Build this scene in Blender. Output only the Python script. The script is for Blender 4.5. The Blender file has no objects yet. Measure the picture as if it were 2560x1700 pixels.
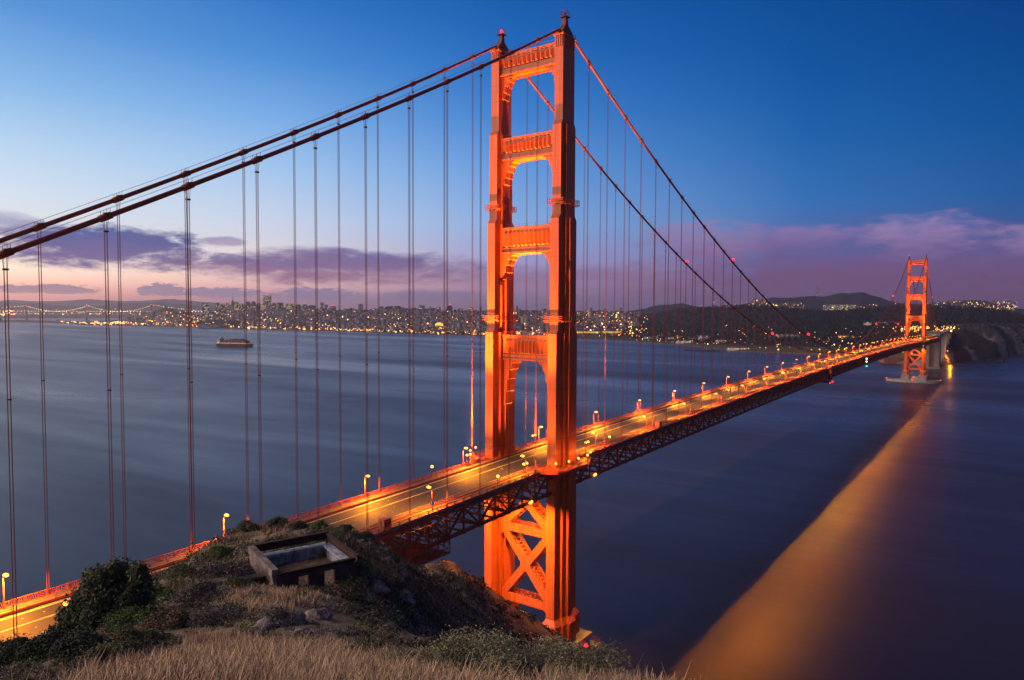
import bpy, math, random
import numpy as np
from mathutils import Vector, Matrix
R = math.radians
random.seed(7)
rng = np.random.default_rng(7)
sc = bpy.context.scene
COL = sc.collection

# ------------------------------------------------------------------ camera
CAM = np.array([-213.65, -143.67, 132.43]); YAW = 0.618693; PIT = -0.044003; ROL = 0.004099; F = 1751.17
_d = np.array([math.cos(PIT)*math.cos(YAW), math.cos(PIT)*math.sin(YAW), math.sin(PIT)])
_r = np.cross(_d, [0, 0, 1.0]); _r /= np.linalg.norm(_r); _u = np.cross(_r, _d)
_c, _s = math.cos(ROL), math.sin(ROL)
_r, _u = _c*_r+_s*_u, -_s*_r+_c*_u
cd = bpy.data.cameras.new('camera'); cam = bpy.data.objects.new('camera', cd); COL.objects.link(cam)
cd.sensor_width = 36; cd.lens = F*36/2560; cd.clip_start = 0.5; cd.clip_end = 90000
cam.matrix_world = Matrix(((_r[0], _u[0], -_d[0], CAM[0]), (_r[1], _u[1], -_d[1], CAM[1]), (_r[2], _u[2], -_d[2], CAM[2]), (0, 0, 0, 1)))
sc.camera = cam
sc.view_settings.view_transform = 'Standard'; sc.view_settings.look = 'None'
sc.view_settings.exposure = 0.0; sc.view_settings.gamma = 1.0; sc.view_settings.use_curve_mapping = False
sc.render.engine = 'CYCLES'
cy = sc.cycles
cy.use_denoising = True; cy.max_bounces = 5; cy.diffuse_bounces = 2; cy.glossy_bounces = 3; cy.transparent_max_bounces = 8
cy.caustics_reflective = False; cy.caustics_refractive = False; cy.sample_clamp_indirect = 3.0; cy.use_light_tree = True

def ray(x, y): return _d + _r*(x-1280)/F - _u*(y-850)/F          # measured photo points (2560 wide) turned into sight lines
def atz(x, y, z): q = ray(x, y); return CAM + q*(z-CAM[2])/q[2]
def aty(x, y, Y): q = ray(x, y); return CAM + q*(Y-CAM[1])/q[1]
def atd(x, y, D): return CAM + ray(x, y)*D                        # D along the view axis
def athd(x, y, D):                                                # D horizontal distance
    q = ray(x, y); return CAM + q*D/math.hypot(q[0], q[1])
def proj(P):
    v = np.atleast_2d(P)-CAM; z = v@_d
    return 1280+F*(v@_r)/z, 850-F*(v@_u)/z, z
def elev(x, y): q = ray(x, y); return math.degrees(math.asin(q[2]/np.linalg.norm(q)))
def azim(x, y): q = ray(x, y); return math.degrees(math.atan2(q[1], q[0]))
def lin(c):
    return tuple(((v/255)/12.92 if v/255 <= 0.04045 else ((v/255+0.055)/1.055)**2.4) for v in c[:3])+(1.0,)

# ------------------------------------------------------------------ world: dawn sky with cloud banks
w = bpy.data.worlds.new('World'); sc.world = w; w.use_nodes = True
N = w.node_tree.nodes; L = w.node_tree.links; N.clear()
def nd(t, **k):
    n = N.new(t)
    for a, b in k.items(): setattr(n, a, b)
    return n
def M(op, a, b=None, c=None, clamp=False):
    n = nd('ShaderNodeMath', operation=op, use_clamp=clamp)
    for i, v in enumerate((a, b, c)):
        if v is None: continue
        if isinstance(v, (int, float)): n.inputs[i].default_value = v
        else: L.new(v, n.inputs[i])
    return n.outputs[0]
def MR(v, a, b, c=0.0, d=1.0, smooth=True):
    n = nd('ShaderNodeMapRange', interpolation_type='SMOOTHSTEP' if smooth else 'LINEAR', clamp=True)
    L.new(v, n.inputs[0])
    for i, q in enumerate((a, b, c, d)): n.inputs[i+1].default_value = q
    return n.outputs[0]
def MIX(f, a, b):
    n = nd('ShaderNodeMix', data_type='RGBA')
    if isinstance(f, (int, float)): n.inputs[0].default_value = f
    else: L.new(f, n.inputs[0])
    for i, v in ((6, a), (7, b)):
        if isinstance(v, tuple): n.inputs[i].default_value = v
        else: L.new(v, n.inputs[i])
    return n.outputs[2]
tc = nd('ShaderNodeTexCoord'); sx = nd('ShaderNodeSeparateXYZ'); L.new(tc.outputs['Generated'], sx.inputs[0])
EL = M('MULTIPLY', M('ARCSINE', sx.outputs[2]), 57.29578)
AZ = M('MULTIPLY', M('ARCTAN2', sx.outputs[1], sx.outputs[0]), 57.29578)
E0, E1 = -3.0, 60.0
T = MR(EL, E0, E1, 0, 1, smooth=False)
def ramp(stops):
    n = nd('ShaderNodeValToRGB'); cr = n.color_ramp; cr.interpolation = 'LINEAR'
    st = sorted(((e-E0)/(E1-E0), c) for e, c in stops)
    while len(cr.elements) < len(st): cr.elements.new(0.5)
    for el, (p, c) in zip(cr.elements, st): el.position = min(1, max(0, p)); el.color = lin(c)
    L.new(T, n.inputs[0]); return n.outputs[0]
def colramp(X, st, top):
    s = [(elev(X, y), c) for y, c in st]
    e = max(a for a, _ in s)
    return ramp(s+[(e+12, top), (58, (14, 48, 100))])
SKY = [
 (azim(0, 770), colramp(0, [(800, (190,140,150)), (765, (236,150,140)), (735, (255,170,146)), (705, (255,196,168)), (655, (255,232,208)), (590, (240,236,234)), (480, (218,232,246)), (350, (186,216,244)), (200, (138,188,236)), (0, (86,150,218))], (50,110,180))),
 (azim(700, 770), colramp(700, [(800, (140,112,150)), (765, (180,126,152)), (735, (216,154,162)), (700, (236,194,188)), (650, (232,218,220)), (560, (206,218,240)), (430, (166,202,242)), (300, (124,176,234)), (150, (76,144,216)), (0, (46,118,198))], (24,84,156))),
 (azim(1280, 770), colramp(1280, [(800, (120,96,140)), (765, (138,112,150)), (720, (160,132,168)), (660, (164,158,206)), (560, (138,176,228)), (420, (100,156,224)), (280, (60,130,208)), (130, (26,106,190)), (0, (12,92,174))], (8,64,132))),
 (azim(2000, 770), colramp(2000, [(800, (96,72,112)), (765, (112,82,122)), (700, (112,92,140)), (610, (84,110,172)), (500, (52,114,184)), (350, (26,100,174)), (180, (8,86,162)), (0, (2,76,150))], (2,54,116))),
 (azim(2560, 770), colramp(2560, [(800, (92,64,96)), (765, (110,74,104)), (700, (96,76,124)), (600, (62,88,150)), (480, (28,92,160)), (300, (6,82,154)), (120, (0,72,144)), (0, (0,64,136))], (2,46,104))),
]
def SCALE(v, f):
    k = nd('ShaderNodeVectorMath', operation='SCALE'); L.new(v, k.inputs[0]); L.new(f, k.inputs['Scale']); return k.outputs[0]
SKY[0] = (SKY[0][0], SCALE(SKY[0][1], MR(EL, 6, 1.5, 1, 1.45))); SKY[1] = (SKY[1][0], SCALE(SKY[1][1], MR(EL, 6, 1.5, 1, 1.15)))
c = SKY[0][1]
for (a0, _), (a1, col) in zip(SKY, SKY[1:]):
    c = MIX(MR(AZ, a1, a0, 1, 0, smooth=False), c, col)
east = ramp([(-3, (250,170,120)), (2, (255,200,150)), (7, (255,226,190)), (14, (250,232,220)), (25, (196,206,226)), (58, (14,48,100))])   # the sunrise quarter, left of the frame
west = ramp([(-3, (140,96,120)), (4, (150,112,150)), (12, (110,110,170)), (25, (40,80,140)), (58, (8,40,90))])
evm = nd('ShaderNodeVectorMath', operation='SCALE'); L.new(east, evm.inputs[0]); evm.inputs['Scale'].default_value = 2.2
c = MIX(MR(AZ, 74, 108), c, evm.outputs[0])
c = MIX(MR(AZ, 128, 175), c, west)
c = MIX(MR(AZ, -4, -40), c, west)
cmb = nd('ShaderNodeCombineXYZ'); L.new(M('MULTIPLY', AZ, 0.16), cmb.inputs[0]); L.new(M('MULTIPLY', EL, 0.55), cmb.inputs[1])
def noise(vec, scale, detail=5, rough=0.55, dist=0.0, off=0.0):
    n = nd('ShaderNodeTexNoise'); n.inputs['Scale'].default_value = scale; n.inputs['Detail'].default_value = detail
    n.inputs['Roughness'].default_value = rough; n.inputs['Distortion'].default_value = dist
    v = nd('ShaderNodeVectorMath', operation='ADD'); L.new(vec, v.inputs[0]); v.inputs[1].default_value = (off, off*.7, off*1.3)
    L.new(v.outputs[0], n.inputs['Vector']); return n.outputs[0]
NZ1 = noise(cmb.outputs[0], 1.5, 6, .55, .6)
NZ2 = noise(cmb.outputs[0], 4.0, 6, .6, .3, 9.0)
NZ3 = noise(cmb.outputs[0], 0.8, 3, .5, 1.2, 3.0)
NZ4 = noise(cmb.outputs[0], 11.0, 7, .62, .4, 21.0)
def cloud(c, cx, cyy, hw, hh, top, bot, k1=1.6, k2=0.5, soft=0.9, op=1.0, fade=0.0, flat=0.0, k3=0.0):
    a0, e0 = azim(cx, cyy), elev(cx, cyy)
    a = abs(azim(cx-hw, cyy)-azim(cx+hw, cyy))/2; b = abs(elev(cx, cyy-hh)-elev(cx, cyy+hh))/2
    u_ = M('DIVIDE', M('SUBTRACT', AZ, a0), a); v_ = M('DIVIDE', M('SUBTRACT', EL, e0), b)
    if flat: v2 = M('MULTIPLY', v_, MR(v_, -0.1, 0.1, flat, 1.0))
    else: v2 = v_
    q = M('ADD', M('POWER', M('ABSOLUTE', u_), 2.4), M('MULTIPLY', v2, v2))
    val = M('SUBTRACT', 1.0, q)
    val = M('ADD', val, M('MULTIPLY', M('SUBTRACT', NZ1, .5), k1*2))
    val = M('ADD', val, M('MULTIPLY', M('SUBTRACT', NZ2, .5), k2*2))
    if k3: val = M('ADD', val, M('MULTIPLY', M('SUBTRACT', NZ4, .5), k3*2))
    m = M('MULTIPLY', MR(val, 0.0, soft), op)
    tv = MR(M('ADD', v_, M('MULTIPLY', M('SUBTRACT', NZ2, .5), 1.2)), -1.0, 1.0)
    return MIX(m, c, MIX(tv, lin(bot), lin(top)))
c = cloud(c, 900, 748, 480, 22, (150,132,168), (168,138,164), .6, .6, 1.0, .5)
c = cloud(c, 110, 724, 160, 17, (150,128,156), (176,136,146), .7, .8, .5, .9, flat=1.6, k3=1.5)
c = cloud(c, 402, 728, 66, 21, (152,132,164), (170,136,156), .5, .7, .4, .92, flat=1.6, k3=1.5)
c = cloud(c, 560, 735, 110, 17, (148,130,166), (164,136,160), .8, .8, .5, .9, flat=1.6, k3=1.5)
c = cloud(c, 800, 738, 150, 18, (138,122,164), (150,128,160), .8, .8, .6, .85, flat=1.4, k3=1.5)
c = cloud(c, 1080, 742, 170, 20, (128,112,160), (140,118,156), .8, .8, .9, .7)
c = cloud(c, 255, 620, 330, 64, (78,96,156), (130,106,152), .9, .45, .8, 1.0, k3=.35)
c = cloud(c, 20, 560, 110, 40, (120,132,180), (150,140,180), 1.2, .6, 1.2, .7)
c = cloud(c, 560, 604, 66, 15, (150,142,184), (168,148,180), .6, .5, .8, .8)
c = cloud(c, 572, 648, 62, 20, (104,110,162), (140,120,160), .7, .6, .7, .9)
c = cloud(c, 860, 668, 440, 48, (100,100,156), (160,108,140), .8, .35, .9, .97, k3=.25)
c = cloud(c, 790, 636, 130, 26, (110,106,160), (140,108,150), .6, .4, .9, .85)
c = cloud(c, 1300, 690, 330, 34, (128,108,152), (158,112,140), .8, .4, 1.3, .7)
c = cloud(c, 2180, 684, 690, 150, (104,94,152), (122,80,108), 1.0, .4, 1.1, .97)
c = cloud(c, 1760, 612, 190, 66, (150,128,176), (132,100,146), 1.2, .5, 1.1, .92, k3=.25)
c = cloud(c, 2010, 596, 150, 44, (140,122,176), (112,94,148), 1.2, .5, 1.1, .9, k3=.25)
c = cloud(c, 2300, 592, 200, 66, (156,134,184), (118,98,150), 1.2, .5, 1.1, .95, k3=.25)
c = cloud(c, 2590, 600, 130, 50, (158,136,184), (118,98,148), 1.2, .5, 1.1, .92, k3=.25)
c = cloud(c, 1640, 700, 220, 60, (150,112,150), (132,94,128), .6, .3, 1.4, .6)
c = cloud(c, 2100, 690, 520, 40, (126,84,122), (118,76,108), .8, .4, 1.6, .6)
bg = nd('ShaderNodeBackground'); bg.inputs[1].default_value = 1.0; L.new(c, bg.inputs[0])
ow = nd('ShaderNodeOutputWorld'); L.new(bg.outputs[0], ow.inputs[0])

# the sun is still under the eastern horizon: only a weak, very soft glow comes from that side
sd = bpy.data.lights.new('sunrise_glow', 'SUN'); sd.energy = 3.2; sd.angle = R(60); sd.color = (1.0, 0.68, 0.52)
so = bpy.data.objects.new('sunrise_glow', sd); COL.objects.link(so)
_sv = Vector((math.cos(R(140))*math.cos(R(28)), math.sin(R(140))*math.cos(R(28)), math.sin(R(28))))
so.rotation_euler = _sv.to_track_quat('Z', 'Y').to_euler()

# ------------------------------------------------------------------ materials
def mat(name, base, rough=0.7, spec=0.3, metal=0.0, var=0.25, scale=0.5, base2=None, bump=0.0, bscale=4.0, stretch=(1, 1, 1), detail=5, emis=None, estr=0.0):
    m = bpy.data.materials.new(name); m.use_nodes = True
    n = m.node_tree.nodes; l = m.node_tree.links; p = n['Principled BSDF']
    p.inputs['Roughness'].default_value = rough; p.inputs['Specular IOR Level'].default_value = spec; p.inputs['Metallic'].default_value = metal
    if emis:
        p.inputs['Emission Color'].default_value = tuple(emis)+(1,); p.inputs['Emission Strength'].default_value = estr
    b = tuple(base)+(1,); b2 = tuple(base2)+(1,) if base2 else tuple(v*(1-var) for v in base)+(1,)
    co = n.new('ShaderNodeTexCoord'); mp = n.new('ShaderNodeMapping'); mp.inputs['Scale'].default_value = stretch
    l.new(co.outputs['Object'], mp.inputs[0])
    nz = n.new('ShaderNodeTexNoise'); nz.inputs['Scale'].default_value = scale; nz.inputs['Detail'].default_value = detail; nz.inputs['Roughness'].default_value = .62
    l.new(mp.outputs[0], nz.inputs['Vector'])
    mr = n.new('ShaderNodeMapRange'); mr.inputs[1].default_value = .32; mr.inputs[2].default_value = .68; l.new(nz.outputs[0], mr.inputs[0])
    mx = n.new('ShaderNodeMix'); mx.data_type = 'RGBA'; mx.inputs[6].default_value = b2; mx.inputs[7].default_value = b
    l.new(mr.outputs[0], mx.inputs[0]); l.new(mx.outputs[2], p.inputs['Base Color'])
    if bump:
        nb = n.new('ShaderNodeTexNoise'); nb.inputs['Scale'].default_value = bscale; nb.inputs['Detail'].default_value = 6; l.new(mp.outputs[0], nb.inputs['Vector'])
        bp = n.new('ShaderNodeBump'); bp.inputs['Strength'].default_value = bump; bp.inputs['Distance'].default_value = .3; l.new(nb.outputs[0], bp.inputs['Height']); l.new(bp.outputs[0], p.inputs['Normal'])
    m['_mix'] = mx.name
    return m
def glow(name, col, s, sample=False):
    m = bpy.data.materials.new(name); m.use_nodes = True; n = m.node_tree.nodes; n.clear()
    e = n.new('ShaderNodeEmission'); e.inputs[0].default_value = tuple(col)+(1,); e.inputs[1].default_value = s
    o = n.new('ShaderNodeOutputMaterial'); m.node_tree.links.new(e.outputs[0], o.inputs[0])
    m.cycles.emission_sampling = 'AUTO' if sample else 'NONE'
    return m
SOD = (1.0, 0.285, 0.012); HAZE = 5.0e-5
def steel_mat(name, base, var):
    """orange painted plate with faint horizontal plate seams, streaks and fading"""
    m = mat(name, base, .48, .35, 0, var, .22, stretch=(1, 1, .35), bump=.05, bscale=1.5)
    n = m.node_tree.nodes; l = m.node_tree.links; p = n['Principled BSDF']; mx = n[m['_mix']]
    co = n.new('ShaderNodeTexCoord'); sp = n.new('ShaderNodeSeparateXYZ'); l.new(co.outputs['Object'], sp.inputs[0])
    a = n.new('ShaderNodeMath'); a.operation = 'PINGPONG'; a.inputs[1].default_value = 2.9; l.new(sp.outputs[2], a.inputs[0])
    b = n.new('ShaderNodeMapRange'); b.inputs[1].default_value = .02; b.inputs[2].default_value = .09; b.inputs[3].default_value = .42; b.inputs[4].default_value = 1; l.new(a.outputs[0], b.inputs[0])
    st = n.new('ShaderNodeTexNoise'); st.inputs['Scale'].default_value = 1.0; st.inputs['Detail'].default_value = 4
    mp = n.new('ShaderNodeMapping'); mp.inputs['Scale'].default_value = (1.8, 1.8, .05); l.new(co.outputs['Object'], mp.inputs[0]); l.new(mp.outputs[0], st.inputs['Vector'])
    sr = n.new('ShaderNodeMapRange'); sr.inputs[1].default_value = .35; sr.inputs[2].default_value = .6; sr.inputs[3].default_value = .62; sr.inputs[4].default_value = 1; l.new(st.outputs[0], sr.inputs[0])
    mu = n.new('ShaderNodeMath'); mu.operation = 'MULTIPLY'; l.new(b.outputs[0], mu.inputs[0]); l.new(sr.outputs[0], mu.inputs[1])
    vm = n.new('ShaderNodeMix'); vm.data_type = 'RGBA'; vm.blend_type = 'MULTIPLY'; vm.inputs[0].default_value = 1
    l.new(mx.outputs[2], vm.inputs[6]); l.new(mu.outputs[0], vm.inputs[7]); l.new(vm.outputs[2], p.inputs['Base Color'])
    return m
ORANGE = steel_mat('orange_steel', (.53, .10, .016), .16)
ORANGE2 = mat('orange_paint', (.46, .085, .016), .5, .35, 0, .3, .6)
DKSTEEL = mat('weathered_orange_steel', (.22, .045, .02), .6, .3, 0, .5, .5)
CABLE = mat('cable_paint', (.22, .042, .02), .5, .3, 0, .3, .4)
ROPE = mat('rope_paint', (.17, .034, .024), .55, .3, 0, .2, .1)
ASPH = mat('asphalt', (.028, .027, .026), .75, .35, 0, .45, 1.0, stretch=(.02, .9, 1))
WALK = mat('sidewalk_concrete', (.115, .108, .095), .8, .2, 0, .25, .7)
CONC = mat('concrete', (.30, .28, .25), .85, .2, 0, .4, .25, bump=.2, bscale=2)
CONC2 = mat('pylon_concrete', (.19, .17, .155), .85, .2, 0, .5, .2, bump=.2, bscale=1)
WHITEP = mat('lane_paint', (.4, .38, .34), .6, .3, 0, .3, 3)
YELP = mat('yellow_paint', (.75, .50, .08), .6, .3, 0, .3, 3)
LAMP = glow('sodium_lamp', (1.0, .40, .05), 5.0)
LAMPW = glow('white_lamp', (1.0, .85, .5), 4)
REDL = glow('red_beacon', (1.0, .012, .02), 6)
GREENL = glow('green_lamp', (.05, 1.0, .3), 3)
DKMETAL = mat('dark_metal', (.05, .045, .04), .5, .4, 0, .3, 2)
RUST = mat('rusty_steel', (.062, .034, .025), .8, .2, 0, .55, 2.5, bump=.2, bscale=8)
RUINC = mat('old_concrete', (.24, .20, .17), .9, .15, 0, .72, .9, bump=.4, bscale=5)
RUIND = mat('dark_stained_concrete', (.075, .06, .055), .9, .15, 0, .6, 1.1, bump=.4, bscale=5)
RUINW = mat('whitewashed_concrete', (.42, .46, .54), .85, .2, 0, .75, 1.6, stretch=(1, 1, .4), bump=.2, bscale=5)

# ------------------------------------------------------------------ mesh helpers
class MB:
    def __init__(s): s.v = []; s.f = []; s.m = []
    def add(s, vs, fs, mi=0):
        o = len(s.v); s.v += [tuple(map(float, q)) for q in vs]; s.f += [tuple(i+o for i in q) for q in fs]; s.m += [mi]*len(fs); return s
    def box(s, c, d, rz=0.0, mi=0):
        cx, cy_, cz = c; a, b, h = d[0]/2, d[1]/2, d[2]/2; co, si = math.cos(rz), math.sin(rz); vs = []
        for z in (-h, h):
            for x, y in ((-a, -b), (a, -b), (a, b), (-a, b)): vs.append((cx+x*co-y*si, cy_+x*si+y*co, cz+z))
        return s.add(vs, [(3, 2, 1, 0), (4, 5, 6, 7), (0, 1, 5, 4), (1, 2, 6, 5), (2, 3, 7, 6), (3, 0, 4, 7)], mi)
    def bx(s, x0, x1, y0, y1, z0, z1, mi=0): return s.box(((x0+x1)/2, (y0+y1)/2, (z0+z1)/2), (x1-x0, y1-y0, z1-z0), 0, mi)
    def beam(s, p, q, w, h, mi=0, up=(0, 0, 1)):
        p = np.array(p, float); q = np.array(q, float); d = q-p; d /= np.linalg.norm(d); up = np.array(up, float)
        a = np.cross(d, up)
        if np.linalg.norm(a) < 1e-4: a = np.cross(d, [1, 0, 0])
        a /= np.linalg.norm(a); b = np.cross(a, d); vs = []
        for o in (p, q):
            for x, y in ((-1, -1), (1, -1), (1, 1), (-1, 1)): vs.append(o+a*x*w/2+b*y*h/2)
        return s.add(vs, [(3, 2, 1, 0), (4, 5, 6, 7), (0, 1, 5, 4), (1, 2, 6, 5), (2, 3, 7, 6), (3, 0, 4, 7)], mi)
    def tube(s, pts, r, n=8, mi=0, cap=True):
        pts = [np.array(p, float) for p in pts]; rs = r if hasattr(r, '__len__') else [r]*len(pts); vs = []; fs = []
        for i, p in enumerate(pts):
            d = pts[min(i+1, len(pts)-1)]-pts[max(i-1, 0)]; d /= max(np.linalg.norm(d), 1e-9)
            a = np.cross(d, [0, 0, 1]) if abs(d[2]) < .95 else np.cross(d, [1, 0, 0]); a /= np.linalg.norm(a); b = np.cross(a, d)
            for k in range(n):
                t = 2*math.pi*k/n; vs.append(p+rs[i]*(a*math.cos(t)+b*math.sin(t)))
        for i in range(len(pts)-1):
            for k in range(n): fs.append((i*n+k, i*n+(k+1) % n, (i+1)*n+(k+1) % n, (i+1)*n+k))
        if cap: fs.append(tuple(range(n-1, -1, -1))); fs.append(tuple((len(pts)-1)*n+k for k in range(n)))
        return s.add(vs, fs, mi)
    def loft(s, loops, mi=0, cap=True):
        n = len(loops[0]); vs = [p for lo in loops for p in lo]; fs = []
        for i in range(len(loops)-1):
            for k in range(n): fs.append((i*n+k, i*n+(k+1) % n, (i+1)*n+(k+1) % n, (i+1)*n+k))
        if cap: fs.append(tuple(range(n-1, -1, -1))); fs.append(tuple((len(loops)-1)*n+k for k in range(n)))
        return s.add(vs, fs, mi)
    def ball(s, c, r, n=8, mi=0, sz=1.0):
        vs = [(c[0], c[1], c[2]-r*sz)]; h = n//2
        for i in range(1, h):
            t = math.pi*i/h
            for k in range(n): vs.append((c[0]+r*math.sin(t)*math.cos(2*math.pi*k/n), c[1]+r*math.sin(t)*math.sin(2*math.pi*k/n), c[2]-r*sz*math.cos(t)))
        vs.append((c[0], c[1], c[2]+r*sz)); fs = []
        for k in range(n): fs.append((0, 1+(k+1) % n, 1+k))
        for i in range(h-2):
            for k in range(n): fs.append((1+i*n+k, 1+i*n+(k+1) % n, 1+(i+1)*n+(k+1) % n, 1+(i+1)*n+k))
        t = 1+(h-2)*n
        for k in range(n): fs.append((t+k, t+(k+1) % n, len(vs)-1))
        return s.add(vs, fs, mi)
    def mesh(s, name, mats, smooth=False):
        me = bpy.data.meshes.new(name); me.from_pydata(s.v, [], s.f)
        mats = mats if isinstance(mats, (list, tuple)) else [mats]
        for m in mats: me.materials.append(m)
        if len(mats) > 1: me.polygons.foreach_set('material_index', s.m)
        if smooth: me.polygons.foreach_set('use_smooth', [True]*len(s.f))
        me.update(); return me
    def build(s, name, mats, parent=None, smooth=False): return obj(name, s.mesh(name, mats, smooth), parent)
def obj(name, me, parent=None, loc=None):
    o = bpy.data.objects.new(name, me); COL.objects.link(o)
    if parent: o.parent = parent
    if loc is not None: o.location = loc
    return o
def tag(o, label=None, cat=None, group=None, kind=None):
    for k, v in (('label', label), ('category', cat), ('group', group), ('kind', kind)):
        if v: o[k] = v
    return o
def empty(name, loc=(0, 0, 0), rz=0.0):
    o = bpy.data.objects.new(name, None); COL.objects.link(o); o.location = loc; o.rotation_euler = (0, 0, rz); o.empty_display_size = .5; return o
def copy_tree(o, loc=None, rz=None, parent=None):
    c_ = o.copy(); COL.objects.link(c_)
    if parent: c_.parent = parent
    if loc is not None: c_.location = loc
    if rz is not None: c_.rotation_euler = (0, 0, rz)
    for ch in list(o.children): copy_tree(ch, parent=c_)
    return c_
def bigmesh(name, V, Q, mats, cols=None, smooth=False, mi=None):
    """numpy path for large meshes; Q is (m,3) or (m,4); cols is per-vertex rgb"""
    V = np.asarray(V, np.float32); Q = np.asarray(Q, np.int32); k = Q.shape[1]
    me = bpy.data.meshes.new(name); me.vertices.add(len(V)); me.vertices.foreach_set('co', V.ravel())
    me.loops.add(Q.size); me.loops.foreach_set('vertex_index', Q.ravel())
    me.polygons.add(len(Q)); me.polygons.foreach_set('loop_start', np.arange(0, Q.size, k, dtype=np.int32)); me.polygons.foreach_set('loop_total', np.full(len(Q), k, np.int32))
    for m in (mats if isinstance(mats, (list, tuple)) else [mats]): me.materials.append(m)
    if mi is not None: me.polygons.foreach_set('material_index', np.asarray(mi, np.int32))
    if smooth: me.polygons.foreach_set('use_smooth', np.ones(len(Q), bool))
    if cols is not None:
        a = me.color_attributes.new('tint', 'FLOAT_COLOR', 'POINT'); cc = np.ones((len(V), 4), np.float32); cc[:, :3] = cols; a.data.foreach_set('color', cc.ravel())
    me.update(calc_edges=True); me.validate(); return me
def tint_mat(name, rough=.8, spec=.2, trans=0.0):
    m = bpy.data.materials.new(name); m.use_nodes = True; n = m.node_tree.nodes; l = m.node_tree.links; p = n['Principled BSDF']
    a = n.new('ShaderNodeVertexColor'); a.layer_name = 'tint'; l.new(a.outputs[0], p.inputs['Base Color'])
    p.inputs['Roughness'].default_value = rough; p.inputs['Specular IOR Level'].default_value = spec
    return m
# value noise on a grid
def vnoise(x, y, seed=0):
    def h(i, j):
        n = (i.astype(np.int64)*374761393+j.astype(np.int64)*668265263+seed*1442695041) & 0xffffffff
        n = ((n ^ (n >> 13))*1274126177) & 0xffffffff
        return ((n ^ (n >> 16)) & 0xffff)/65535.0
    xi = np.floor(x); yi = np.floor(y); fx = x-xi; fy = y-yi; fx = fx*fx*(3-2*fx); fy = fy*fy*(3-2*fy)
    a, b, c_, d = h(xi, yi), h(xi+1, yi), h(xi, yi+1), h(xi+1, yi+1)
    return (a*(1-fx)+b*fx)*(1-fy)+(c_*(1-fx)+d*fx)*fy
def fbm(x, y, o=5, seed=0):
    x = np.asarray(x, float); y = np.asarray(y, float); t = 0; a = .5
    for k in range(o): t = t+a*(vnoise(x, y, seed+k)-.5); x = x*2.03+17.1; y = y*2.03-9.7; a *= .5
    return t

# ------------------------------------------------------------------ water
def water_mat():
    m = bpy.data.materials.new('bay_water'); m.use_nodes = True; n = m.node_tree.nodes; l = m.node_tree.links; p = n['Principled BSDF']
    p.inputs['Base Color'].default_value = (.012, .028, .05, 1); p.inputs['IOR'].default_value = 1.333
    co = n.new('ShaderNodeTexCoord'); mp = n.new('ShaderNodeMapping'); mp.inputs['Rotation'].default_value = (0, 0, R(54)); mp.inputs['Scale'].default_value = (1/260, 1/1500, 1)
    l.new(co.outputs['Object'], mp.inputs[0])
    nz = n.new('ShaderNodeTexNoise'); nz.inputs['Scale'].default_value = 1; nz.inputs['Detail'].default_value = 7; nz.inputs['Roughness'].default_value = .6; nz.inputs['Distortion'].default_value = .8; l.new(mp.outputs[0], nz.inputs['Vector'])
    mr = n.new('ShaderNodeMapRange'); mr.inputs[1].default_value = .35; mr.inputs[2].default_value = .7; mr.inputs[3].default_value = .42; mr.inputs[4].default_value = .19; l.new(nz.outputs[0], mr.inputs[0])
    l.new(mr.outputs[0], p.inputs['Roughness'])
    mp2 = n.new('ShaderNodeMapping'); mp2.inputs['Rotation'].default_value = (0, 0, R(50)); mp2.inputs['Scale'].default_value = (1/40, 1/220, 1); l.new(co.outputs['Object'], mp2.inputs[0])
    n2 = n.new('ShaderNodeTexNoise'); n2.inputs['Scale'].default_value = 1; n2.inputs['Detail'].default_value = 5; l.new(mp2.outputs[0], n2.inputs['Vector'])
    bp = n.new('ShaderNodeBump'); bp.inputs['Strength'].default_value = .25; bp.inputs['Distance'].default_value = 2.0; l.new(n2.outputs[0], bp.inputs['Height']); l.new(bp.outputs[0], p.inputs['Normal'])
    mp3 = n.new('ShaderNodeMapping'); mp3.inputs['Rotation'].default_value = (0, 0, R(57)); mp3.inputs['Scale'].default_value = (1/60, 1/1900, 1); l.new(co.outputs['Object'], mp3.inputs[0])
    n3 = n.new('ShaderNodeTexNoise'); n3.inputs['Scale'].default_value = 1; n3.inputs['Detail'].default_value = 2; n3.inputs['Distortion'].default_value = .5; l.new(mp3.outputs[0], n3.inputs['Vector'])
    m3 = n.new('ShaderNodeMapRange'); m3.inputs[1].default_value = .62; m3.inputs[2].default_value = .85; l.new(n3.outputs[0], m3.inputs[0])
    mx = n.new('ShaderNodeMix'); mx.data_type = 'RGBA'; mx.inputs[6].default_value = (.019, .0135, .019, 1); mx.inputs[7].default_value = (.05, .058, .075, 1); l.new(m3.outputs[0], mx.inputs[0]); l.new(mx.outputs[2], p.inputs['Base Color'])
    return m
WATER = water_mat()
b = MB(); b.add([(-9000, -20000, 0), (45000, -20000, 0), (45000, 45000, 0), (-9000, 45000, 0)], [(0, 1, 2, 3)])
tag(b.build('water', WATER), kind='structure')

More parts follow.
